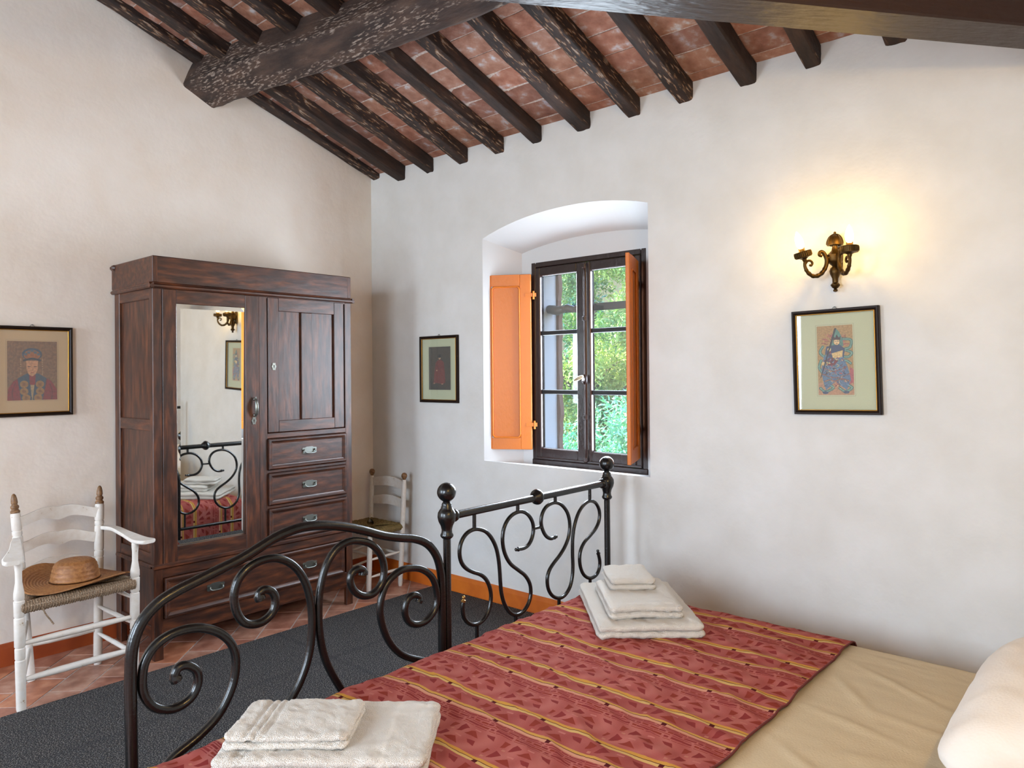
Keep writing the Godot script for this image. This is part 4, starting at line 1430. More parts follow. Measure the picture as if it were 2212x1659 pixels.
func build_chairs() -> void:
	var b := Vector3(0.45, 0, 2.14)
	var t := thing("armchair", "white painted ladder back armchair with brown finials and a rush seat, holding the hat", "chair", b)
	var ring := [[0.0, 0.017], [0.02, 0.019], [0.30, 0.0205], [0.305, 0.017], [0.315, 0.0205], [0.35, 0.0205], [0.355, 0.017], [0.365, 0.0205]]
	# back posts
	for s in [[Vector3(0.300, 0, 2.278), Vector3(0.222, 0.795, 2.318)], [Vector3(0.330, 0, 1.995), Vector3(0.222, 0.788, 1.945)]]:
		var prof := [[0.0, 0.017], [0.03, 0.020], [0.5, 0.0215], [0.66, 0.022], [0.664, 0.018], [0.672, 0.022], [0.70, 0.022], [0.704, 0.018], [0.712, 0.022], [0.86, 0.0215], [0.864, 0.018], [0.872, 0.0215], [0.89, 0.0215], [0.894, 0.018], [0.902, 0.0215], [0.99, 0.021], [1.0, 0.019]]
		var post := put(turned(s[0] - b, s[1] - b, prof), "back_post", M.white_paint, t)
		var y: Vector3 = (s[1] - s[0]).normalized()
		var x := y.cross(Vector3.BACK).normalized()
		var st := mb()
		lathe(st, [Vector2(0.015, 0.0), Vector2(0.020, 0.004), Vector2(0.0205, 0.014), Vector2(0.015, 0.020), Vector2(0.0145, 0.023), Vector2(0.018, 0.029), Vector2(0.018, 0.037), Vector2(0.0125, 0.043), Vector2(0.012, 0.046), Vector2(0.0145, 0.053), Vector2(0.013, 0.072), Vector2(0.009, 0.089), Vector2(0.004, 0.096), Vector2(0.0, 0.097)], Transform3D(Basis(x, y, x.cross(y)), s[1] - b - y * 0.003), 16)
		put(st, "finial", M.knob_brown, post)
	for s in [[0.752, 0.236, 2.312, 1.949], [0.628, 0.248, 2.306, 1.957], [0.505, 0.26, 2.300, 1.965]]:
		back_slat(t, Vector3(s[1], s[0], s[2]) - b, Vector3(s[1] + 0.004, s[0] - 0.004, s[3]) - b, 0.05, Vector3(-0.028, 0, 0), 0)
	# front posts, turned, carrying the arms
	for s in [[Vector3(0.640, 0, 2.408), Vector3(0.622, 0.648, 2.412)], [Vector3(0.612, 0, 1.930), Vector3(0.610, 0.640, 1.922)]]:
		var prof := [[0.0, 0.016], [0.02, 0.019], [0.34, 0.0205], [0.345, 0.017], [0.355, 0.0205], [0.42, 0.0205], [0.425, 0.017], [0.435, 0.0215], [0.60, 0.0215], [0.62, 0.021], [0.626, 0.017], [0.636, 0.021], [0.735, 0.0215], [0.74, 0.017], [0.75, 0.021], [0.79, 0.0205], [0.86, 0.0135], [0.93, 0.0135], [0.97, 0.016], [1.0, 0.016]]
		put(turned(s[0] - b, s[1] - b, prof), "front_post", M.white_paint, t)
	arm_rest(t, [Vector3(0.235, 0.672, 2.318) - b, Vector3(0.36, 0.680, 2.352) - b, Vector3(0.48, 0.668, 2.385) - b, Vector3(0.60, 0.656, 2.425) - b, Vector3(0.668, 0.656, 2.442) - b, Vector3(0.682, 0.656, 2.445) - b], [0.026, 0.040, 0.052, 0.082, 0.078, 0.045], 0.018)
	arm_rest(t, [Vector3(0.240, 0.668, 1.942) - b, Vector3(0.36, 0.676, 1.926) - b, Vector3(0.48, 0.663, 1.914) - b, Vector3(0.60, 0.648, 1.900) - b, Vector3(0.668, 0.648, 1.886) - b, Vector3(0.682, 0.648, 1.883) - b], [0.026, 0.040, 0.052, 0.082, 0.078, 0.045], 0.018)
	rush_seat(t, [Vector3(0.285, 0.462, 2.285) - b, Vector3(0.285, 0.462, 1.980) - b, Vector3(0.618, 0.462, 1.928) - b, Vector3(0.630, 0.462, 2.408) - b], 0.038, M.rush, 44)
	for r in [[0.635, 0.292, 2.405, 0.612, 0.285, 1.93, 0.0145], [0.638, 0.135, 2.405, 0.612, 0.128, 1.93, 0.0155], [0.268, 0.335, 2.29, 0.286, 0.34, 1.98, 0.011], [0.285, 0.165, 2.285, 0.31, 0.17, 1.988, 0.012],
			[0.612, 0.372, 1.928, 0.285, 0.40, 1.978, 0.010], [0.612, 0.25, 1.928, 0.30, 0.285, 1.982, 0.011], [0.612, 0.105, 1.93, 0.315, 0.155, 1.99, 0.011],
			[0.632, 0.372, 2.408, 0.262, 0.40, 2.292, 0.010], [0.636, 0.25, 2.408, 0.275, 0.285, 2.288, 0.011], [0.638, 0.105, 2.408, 0.29, 0.155, 2.282, 0.011]]:
		rung(t, Vector3(r[0], r[1], r[2]) - b, Vector3(r[3], r[4], r[5]) - b, r[6])
	var st2 := mb()
	tube(st2, smoothed([Vector3(0.640, 0.430, 2.325) - b, Vector3(0.650, 0.405, 2.318) - b, Vector3(0.648, 0.375, 2.300) - b, Vector3(0.652, 0.350, 2.286) - b], 4), 0.0035, 6)
	put(st2, "loose_strand", M.rush, t)
	# straw hat on the seat
	var st := mb()
	var prof := []
	for k in 31:   # brim, coiled braid
		var f := k / 30.0
		prof.append(Vector3(lerpf(0.235, 0.105, f), 0.0, 0.0032 * [0.0, 1.0, 0.8][k % 3]))
	for k in range(1, 21):
		var f := k / 20.0
		prof.append(Vector3(0.105 - 0.022 * f - 0.05 * pow(f, 5.0), 0.100 * sin(f * PI / 2 * 0.96), 0.0) + Vector3(0.0026 * [0.0, 1.0, 0.8][k % 3], 0, 0))
	for k in range(1, 9):
		var f := k / 8.0
		prof.append(Vector3(lerpf(0.033, 0.0, f), 0.0998 + 0.004 * f, 0.0015 * (k % 2)))
	var seg := 48
	var hat := func(i: int, k: int) -> Vector3:
		var p: Vector3 = prof[i]
		var a := TAU * (k % seg) / seg
		var out := clampf((p.x - 0.10) / 0.135, 0.0, 1.0)
		var y := p.y + p.z + 0.012 + out * out * (0.030 * cos(2.0 * a + 0.5) + 0.016 * cos(a - 2.2) + 0.018)
		return Vector3(cos(a) * p.x * 0.96, y, sin(a) * p.x * (1.0 if p.x > 0.1 else 0.98))
	for i in prof.size() - 1:
		for k in seg:
			var top := hat.call(i, k) as Vector3
			quad(st, top, hat.call(i, k + 1), hat.call(i + 1, k + 1), hat.call(i + 1, k), Vector3(top.x, 0.3, top.z) if prof[i].y > 0.0 else Vector3.UP, 1)
	for i in 30:
		for k in seg:
			var dn := Vector3(0, 0.0045, 0)
			quad(st, hat.call(i, k) - dn, hat.call(i, k + 1) - dn, hat.call(i + 1, k + 1) - dn, hat.call(i + 1, k) - dn, Vector3.DOWN, 2)
	for k in seg:
		var dn := Vector3(0, 0.0045, 0)
		quad(st, hat.call(0, k), hat.call(0, k + 1), hat.call(0, k + 1) - dn, hat.call(0, k) - dn, hat.call(0, k) * Vector3(1, 0, 1), 3)
	tag(put(st, "straw_hat", M.straw, self, Transform3D(Basis(Vector3.UP, 0.2), Vector3(0.455, 0.468, 2.135))), "wide brimmed brown straw hat lying on the armchair seat", "hat")
	# the small chair in the corner
	b = Vector3(0.28, 0, 0.24)
	t = thing("side_chair", "small cream painted ladder back chair with a rush seat, in the corner beside the wardrobe", "chair", b)
	for x in [[0.112, 0.122], [0.458, 0.474]]:
		var lo := Vector3(x[0], 0, 0.135)
		var hi := Vector3(x[1], 0.722, 0.105)
		var post := put(turned(lo - b, hi - b, [[0.0, 0.013], [0.03, 0.016], [0.4, 0.018], [0.95, 0.0165], [1.0, 0.012]], 12), "back_post", M.white_paint, t)
		st = mb()
		lathe(st, [Vector2(0.011, 0.0), Vector2(0.0115, 0.006), Vector2(0.015, 0.010), Vector2(0.0195, 0.020), Vector2(0.0205, 0.029), Vector2(0.017, 0.040), Vector2(0.010, 0.046), Vector2(0.0, 0.048)], Transform3D(Basis.IDENTITY, hi - b), 14)
		put(st, "finial", M.knob_brown, post)
	for y in [0.678, 0.548]:
		back_slat(t, Vector3(0.121, y, 0.110) - b, Vector3(0.470, y, 0.110) - b, 0.056, Vector3(0, 0, -0.024), 1)
	for x in [0.150, 0.418]:
		put(turned(Vector3(x, 0, 0.372) - b, Vector3(x + (0.012 if x > 0.3 else -0.012), 0.40, 0.365) - b, [[0.0, 0.014], [0.04, 0.017], [0.5, 0.018], [1.0, 0.016]], 12), "front_leg", M.white_paint, t)
	rush_seat(t, [Vector3(0.118, 0.418, 0.125) - b, Vector3(0.462, 0.418, 0.125) - b, Vector3(0.452, 0.414, 0.375) - b, Vector3(0.120, 0.414, 0.375) - b], 0.034, M.rush_green, 40)
	for r in [[0.426, 0.215, 0.37, 0.462, 0.235, 0.13, 0.009], [0.424, 0.10, 0.37, 0.46, 0.12, 0.13, 0.009], [0.142, 0.215, 0.37, 0.114, 0.235, 0.13, 0.009], [0.145, 0.10, 0.37, 0.113, 0.12, 0.13, 0.009], [0.145, 0.25, 0.371, 0.423, 0.25, 0.371, 0.010], [0.148, 0.14, 0.372, 0.42, 0.14, 0.372, 0.010], [0.114, 0.22, 0.132, 0.46, 0.22, 0.132, 0.009]]:
		rung(t, Vector3(r[0], r[1], r[2]) - b, Vector3(r[3], r[4], r[5]) - b, r[6])


# ================================================================ pictures
func fill(img: Image, pts: Array, c: Color) -> void:
	# a polygon in shares of the picture, x to the right, y down; flat print
	var w := img.get_width()
	var h := img.get_height()
	var poly := PackedVector2Array()
	var lo := 1e9
	var hi := -1e9
	for k in range(0, pts.size(), 2):
		var p := Vector2(pts[k] * w, pts[k + 1] * h)
		poly.append(p)
		lo = minf(lo, p.y)
		hi = maxf(hi, p.y)
	for y in range(maxi(0, int(lo)), mini(h, int(hi) + 1)):
		var xs := []
		for k in poly.size():
			var a := poly[k]
			var b := poly[(k + 1) % poly.size()]
			if (a.y <= y + 0.5) != (b.y <= y + 0.5):
				xs.append(a.x + (y + 0.5 - a.y) / (b.y - a.y) * (b.x - a.x))
		xs.sort()
		for k in range(0, xs.size() - 1, 2):
			var x0 := clampi(roundi(xs[k]), 0, w)
			var x1 := clampi(roundi(xs[k + 1]), 0, w)
			if x1 > x0:
				img.fill_rect(Rect2i(x0, y, x1 - x0, 1), c)


func oval(img: Image, x: float, y: float, rx: float, ry: float, c: Color) -> void:
	var pts := []
	for k in 28:
		pts.append(x + cos(TAU * k / 28.0) * rx)
		pts.append(y + sin(TAU * k / 28.0) * ry)
	fill(img, pts, c)


func stroke(img: Image, pts: Array, w: float, c: Color) -> void:
	var list := []
	for k in range(0, pts.size(), 2):
		list.append(Vector3(pts[k], pts[k + 1], 0))
	var line := smoothed(list, 8)
	for p in line:
		oval(img, p.x, p.y, w, w * img.get_width() / img.get_height(), c)


func grainy(img: Image, amount: float, sd: int) -> Image:
	var nz := FastNoiseLite.new()
	nz.seed = sd
	nz.frequency = 0.06
	nz.fractal_octaves = 4
	for y in img.get_height():
		for x in img.get_width():
			var c := img.get_pixel(x, y)
			img.set_pixel(x, y, c * (1.0 + amount * nz.get_noise_2d(x, y)))
	return img


func print_portrait() -> Image:
	var im := Image.create(256, 288, false, Image.FORMAT_RGB8)
	im.fill(Color(0.50, 0.35, 0.25))
	var red := Color(0.52, 0.14, 0.17)
	var blue := Color(0.23, 0.29, 0.36)
	var ochre := Color(0.60, 0.42, 0.24)
	for s in [0.265, 0.70]:
		stroke(im, [s, 0.30, s, 0.56], 0.011, Color(0.70, 0.55, 0.42))
	fill(im, [0.0, 1.0, 0.02, 0.80, 0.12, 0.68, 0.30, 0.58, 0.68, 0.58, 0.88, 0.68, 0.99, 0.82, 1.0, 1.0], red)
	stroke(im, [0.16, 0.70, 0.10, 0.85, 0.12, 1.0], 0.012, Color(0.40, 0.10, 0.15))
	stroke(im, [0.85, 0.72, 0.90, 0.86, 0.88, 1.0], 0.012, Color(0.40, 0.10, 0.15))
	fill(im, [0.20, 0.63, 0.38, 0.55, 0.62, 0.55, 0.78, 0.63, 0.76, 0.74, 0.70, 1.0, 0.27, 1.0, 0.22, 0.74], blue)
	for p in [[0.33, 0.73], [0.645, 0.73], [0.37, 0.96], [0.61, 0.96], [0.33, 0.85], [0.65, 0.85]]:
		oval(im, p[0], p[1], 0.085, 0.062, ochre)
		oval(im, p[0], p[1], 0.035, 0.025, Color(0.50, 0.33, 0.20))
	fill(im, [0.43, 0.57, 0.56, 0.57, 0.55, 0.74, 0.44, 0.74], red)
	fill(im, [0.455, 0.74, 0.535, 0.74, 0.50, 1.0, 0.485, 1.0], Color(0.66, 0.55, 0.40))
	oval(im, 0.49, 0.22, 0.20, 0.105, blue)
	oval(im, 0.49, 0.235, 0.165, 0.085, Color(0.62, 0.36, 0.20))
	for k in 5:
		oval(im, 0.36 + k * 0.065, 0.16 + 0.03 * absf(k - 2.0), 0.035, 0.022, Color(0.33, 0.37, 0.42))
	fill(im, [0.37, 0.33, 0.61, 0.33, 0.60, 0.48, 0.56, 0.56, 0.49, 0.60, 0.42, 0.56, 0.38, 0.48], Color(0.76, 0.54, 0.39))
	stroke(im, [0.33, 0.325, 0.49, 0.295, 0.65, 0.325], 0.020, Color(0.20, 0.20, 0.24))
	stroke(im, [0.41, 0.43, 0.455, 0.43], 0.007, Color(0.30, 0.20, 0.16))
	stroke(im, [0.53, 0.43, 0.575, 0.43], 0.007, Color(0.30, 0.20, 0.16))
	stroke(im, [0.492, 0.44, 0.50, 0.49, 0.485, 0.495], 0.004, Color(0.55, 0.35, 0.25))
	stroke(im, [0.465, 0.53, 0.52, 0.53], 0.006, Color(0.62, 0.30, 0.24))
	return grainy(im, 0.22, 1)


func print_standing() -> Image:
	var im := Image.create(192, 384, false, Image.FORMAT_RGB8)
	im.fill(Color(0.27, 0.205, 0.15))
	fill(im, [0.0, 0.80, 1.0, 0.78, 1.0, 1.0, 0.0, 1.0], Color(0.24, 0.18, 0.13))
	var red := Color(0.43, 0.16, 0.12)
	fill(im, [0.42, 0.31, 0.60, 0.31, 0.70, 0.38, 0.74, 0.60, 0.76, 0.84, 0.62, 0.86, 0.22, 0.84, 0.26, 0.60, 0.32, 0.38], red)
	stroke(im, [0.36, 0.42, 0.50, 0.52, 0.66, 0.44], 0.018, Color(0.33, 0.11, 0.09))
	stroke(im, [0.50, 0.54, 0.46, 0.70, 0.40, 0.82], 0.012, Color(0.33, 0.11, 0.09))
	stroke(im, [0.60, 0.54, 0.64, 0.70, 0.66, 0.82], 0.012, Color(0.52, 0.24, 0.18))
	oval(im, 0.50, 0.265, 0.055, 0.035, Color(0.62, 0.48, 0.36))
	oval(im, 0.50, 0.225, 0.075, 0.030, Color(0.13, 0.10, 0.09))
	oval(im, 0.52, 0.195, 0.030, 0.024, Color(0.13, 0.10, 0.09))
	oval(im, 0.37, 0.55, 0.03, 0.012, Color(0.66, 0.52, 0.38))
	oval(im, 0.24, 0.85, 0.05, 0.014, Color(0.60, 0.42, 0.32))
	oval(im, 0.62, 0.865, 0.05, 0.014, Color(0.60, 0.42, 0.32))
	return grainy(im, 0.3, 2)


func print_guard() -> Image:
	var im := Image.create(256, 512, false, Image.FORMAT_RGB8)
	im.fill(Color(0.66, 0.52, 0.34))
	var teal := Color(0.33, 0.50, 0.46)
	var navy := Color(0.21, 0.27, 0.40)
	var blue := Color(0.34, 0.44, 0.56)
	var pink := Color(0.66, 0.33, 0.36)
	var wine := Color(0.45, 0.16, 0.20)
	var cream := Color(0.83, 0.70, 0.48)
	fill(im, [0.0, 0.82, 1.0, 0.80, 1.0, 1.0, 0.0, 1.0], Color(0.70, 0.52, 0.40))
	var r2 := RandomNumberGenerator.new()
	r2.seed = 5
	for k in 60:   # feathery plumes round the head
		var a := r2.randf_range(PI * 0.95, TAU + 0.2)
		var r := r2.randf_range(0.20, 0.40)
		var p := Vector2(0.5 + cos(a) * r, 0.26 + sin(a) * r * 0.48)
		stroke(im, [0.5 + cos(a) * r * 0.7, 0.26 + sin(a) * r * 0.33, p.x, p.y], 0.008, pink if k % 3 else wine)
	fill(im, [0.40, 0.24, 0.48, 0.11, 0.56, 0.05, 0.64, 0.10, 0.72, 0.20, 0.74, 0.30, 0.38, 0.32], teal)
	for e in [[0.16, 0.30, 0.08, 0.38, 0.20, 0.44, 0.32, 0.38], [0.74, 0.20, 0.95, 0.22, 0.92, 0.32, 0.76, 0.35, 0.96, 0.40, 0.84, 0.46, 0.64, 0.43], [0.60, 0.52, 0.80, 0.51, 0.92, 0.55], [0.06, 0.90, 0.20, 0.95, 0.42, 0.90, 0.34, 0.86], [0.60, 0.90, 0.76, 0.95, 0.94, 0.90, 0.84, 0.86], [0.10, 0.50, 0.04, 0.60, 0.14, 0.68]]:
		stroke(im, e, 0.040, Color(0.24, 0.37, 0.38))
		stroke(im, e, 0.030, teal)
		stroke(im, e, 0.010, Color(0.55, 0.68, 0.60))
	fill(im, [0.90, 0.60, 1.0, 0.64, 0.99, 0.82, 0.78, 0.87, 0.86, 0.78, 0.89, 0.72], pink)
	fill(im, [0.18, 0.44, 0.44, 0.39, 0.70, 0.43, 0.84, 0.60, 0.92, 0.78, 0.80, 0.93, 0.62, 0.86, 0.50, 0.80, 0.36, 0.86, 0.22, 0.93, 0.14, 0.80, 0.10, 0.64], blue)
	fill(im, [0.26, 0.30, 0.62, 0.27, 0.78, 0.34, 0.74, 0.46, 0.38, 0.48, 0.22, 0.40], navy)
	fill(im, [0.40, 0.40, 0.72, 0.36, 0.70, 0.46, 0.44, 0.47], cream)
	fill(im, [0.18, 0.50, 0.36, 0.46, 0.60, 0.50, 0.46, 0.58, 0.26, 0.57], wine)
	for k in 150:   # scale and flower pattern of the coat
		var y := r2.randf_range(0.31, 0.87)
		var x := 0.48 + r2.randf_range(-0.36, 0.38) * (0.62 + (y - 0.46))
		if y < 0.46 and absf(x - 0.56) < 0.16:
			continue
		var c: Color = [navy, teal, pink, cream, wine, Color(0.45, 0.55, 0.66), Color(0.16, 0.18, 0.26)][k % 7]
		if k % 2:
			oval(im, x, y, r2.randf_range(0.012, 0.034), r2.randf_range(0.005, 0.013), c)
		else:
			stroke(im, [x, y, x + r2.randf_range(-0.08, 0.08), y + 0.02, x + r2.randf_range(-0.10, 0.10), y + 0.035], 0.008, c)
	for e in [[0.16, 0.60, 0.45, 0.66, 0.80, 0.60], [0.14, 0.70, 0.48, 0.75, 0.88, 0.70], [0.20, 0.80, 0.34, 0.78, 0.48, 0.80, 0.66, 0.77, 0.86, 0.80]]:
		stroke(im, e, 0.018, wine)
		stroke(im, e, 0.007, cream)
	oval(im, 0.555, 0.235, 0.092, 0.050, Color(0.30, 0.20, 0.16))
	oval(im, 0.555, 0.236, 0.082, 0.045, Color(0.86, 0.73, 0.54))
	fill(im, [0.45, 0.205, 0.46, 0.15, 0.52, 0.18, 0.56, 0.13, 0.62, 0.18, 0.67, 0.155, 0.66, 0.21], Color(0.25, 0.13, 0.17))
	stroke(im, [0.505, 0.232, 0.535, 0.230], 0.007, navy)
	stroke(im, [0.58, 0.230, 0.61, 0.232], 0.007, navy)
	stroke(im, [0.53, 0.262, 0.58, 0.262], 0.006, wine)
	oval(im, 0.34, 0.345, 0.050, 0.026, cream)
	oval(im, 0.16, 0.545, 0.050, 0.026, cream)
	for e in [[0.20, 0.965], [0.78, 0.96]]:
		oval(im, e[0], e[1], 0.085, 0.020, navy)
	fill(im, [0.50, 0.04, 0.56, 0.035, 0.10, 0.74, 0.06, 0.76], Color(0.17, 0.18, 0.22))
	return grainy(im, 0.2, 3)


func picture(called: String, label: String, at: Vector3, turn: float, roll: float, size: Vector2, img: Image, win: Rect2, board: Material, deep: float) -> void:
	# at: middle of its back on the wall; local z points into the room
	var o := thing(called, label, "picture", at, 0.0, "framed prints on the walls")
	o.basis = Basis(Vector3.UP, turn) * Basis(Vector3.BACK, roll)
	var h := size * 0.5
	var fw := 0.019
	var st := mb()
	# moulded frame: mitred profile
	var prof := [Vector2(0, 0), Vector2(0, deep - 0.004), Vector2(0.003, deep), Vector2(0.009, deep), Vector2(0.013, deep - 0.005), Vector2(fw, deep - 0.008), Vector2(fw, 0.0)]
	var corner := [Vector2(-h.x, -h.y), Vector2(h.x, -h.y), Vector2(h.x, h.y), Vector2(-h.x, h.y)]
	for k in 4:
		var a: Vector2 = corner[k]
		var c: Vector2 = corner[(k + 1) % 4]
		var sa := -a.sign()
		var sc := -c.sign()
		var n := (sa + sc) * 0.5
		for i in prof.size() - 1:
			var p: Vector2 = prof[i]
			var r: Vector2 = prof[i + 1]
			var d := r - p
			quad(st, Vector3(a.x + sa.x * p.x, a.y + sa.y * p.x, p.y), Vector3(c.x + sc.x * p.x, c.y + sc.y * p.x, p.y), Vector3(c.x + sc.x * r.x, c.y + sc.y * r.x, r.y), Vector3(a.x + sa.x * r.x, a.y + sa.y * r.x, r.y), Vector3(n.x * -d.y, n.y * -d.y, d.x))
	put(st, "frame", M.frame_dark, o)
	st = mb()
	for k in 4:
		var a: Vector2 = corner[k] + (-corner[k].sign()) * fw
		var c: Vector2 = corner[(k + 1) % 4] + (-corner[(k + 1) % 4].sign()) * fw
		tube(st, PackedVector3Array([Vector3(a.x, a.y, deep - 0.008), Vector3((a.x + c.x) * 0.5, (a.y + c.y) * 0.5, deep - 0.008), Vector3(c.x, c.y, deep - 0.008)]), 0.0022, 6)
	put(st, "gilt_edge", M.gilt, o)
	st = mb()
	cbox(st, Transform3D(Basis.IDENTITY, Vector3(0, 0, 0.004)), Vector3(size.x - fw, size.y - fw, 0.004), 0.0005)
	put(st, "mount", board, o)
	var pm := QuadMesh.new()
	pm.size = win.size
	var m := mat(Color.WHITE, 0.8)
	m.albedo_texture = ImageTexture.create_from_image(img)
	place(pm, "print", m, o, Transform3D(Basis.IDENTITY, Vector3(win.position.x, win.position.y, 0.0068)))
	st = mb()
	for k in 4:   # thin line ruled round the print
		var q: Vector2 = [Vector2(-1, -1), Vector2(1, -1), Vector2(1, 1), Vector2(-1, 1)][k]
		var q2: Vector2 = [Vector2(-1, -1), Vector2(1, -1), Vector2(1, 1), Vector2(-1, 1)][(k + 1) % 4]
		var g := win.size * 0.5 + Vector2(0.005, 0.005)
		var a := win.position + q * g
		var c := win.position + q2 * g
		var along := (c - a).normalized() * 0.0005
		var n := Vector2(-along.y, along.x)
		quad(st, Vector3(a.x - n.x, a.y - n.y, 0.0066), Vector3(c.x - n.x, c.y - n.y, 0.0066), Vector3(c.x + n.x, c.y + n.y, 0.0066), Vector3(a.x + n.x, a.y + n.y, 0.0066), Vector3.BACK)
	put(st, "ruled_line", mat(Color(0.55, 0.50, 0.40), 0.9), o)
	st = mb()
	cbox(st, Transform3D(Basis.IDENTITY, Vector3(0, 0, deep - 0.011)), Vector3(size.x - fw * 2 + 0.006, size.y - fw * 2 + 0.006, 0.002), 0.0003)
	put(st, "glass", M.glass, o)
	st = mb()
	tube(st, smoothed([Vector3(-0.012, h.y - 0.002, 0.006), Vector3(-0.006, h.y + 0.008, 0.006), Vector3(0.003, h.y + 0.009, 0.006), Vector3(0.010, h.y - 0.002, 0.006)], 4), 0.0012, 6)
	tube(st, PackedVector3Array([Vector3(0, h.y + 0.007, -0.002), Vector3(0, h.y + 0.007, 0.005), Vector3(0, h.y + 0.008, 0.012)]), 0.0014, 6)
	put(st, "hanging_loop", M.pewter, o)


func build_pictures() -> void:
	picture("framed_picture", "dark framed print of a seated dignitary in red, tan mount, on the wardrobe wall", Vector3(0.001, 1.478, 2.183), PI / 2, 0.0, Vector2(0.365, 0.461), print_portrait(), Rect2(0.0, 0.003, 0.223, 0.302), M.mat_tan, 0.022)
	var pale := mat(Color(0.74, 0.75, 0.62), 0.9)
	picture("framed_picture", "dark framed print of a small red robed figure on brown, left of the window", Vector3(0.727, 1.477, 0.001), 0.0, 0.0, Vector2(0.368, 0.450), print_standing(), Rect2(0.004, 0.006, 0.212, 0.290), pale, 0.022)
	picture("framed_picture", "dark framed print of a colourful costumed guard with a staff, under the wall lamp", Vector3(3.286, 1.486, 0.002), 0.0, 0.02, Vector2(0.368, 0.467), print_guard(), Rect2(-0.004, 0.006, 0.152, 0.308), pale, 0.030)


# ================================================================ wall lamp
func build_sconce() -> void:
	sconce(Vector3(3.296, 1.93, 0.0), 0.0, LAMP_E, "antique bronze wall lamp above the costumed guard print, two curved arms with flame shaped bulbs")
	sconce(Vector3(ROOM_X, 1.93, 2.35), -PI / 2, LAMP2_E, "bronze wall lamp with two flame bulbs over the heads of the beds")


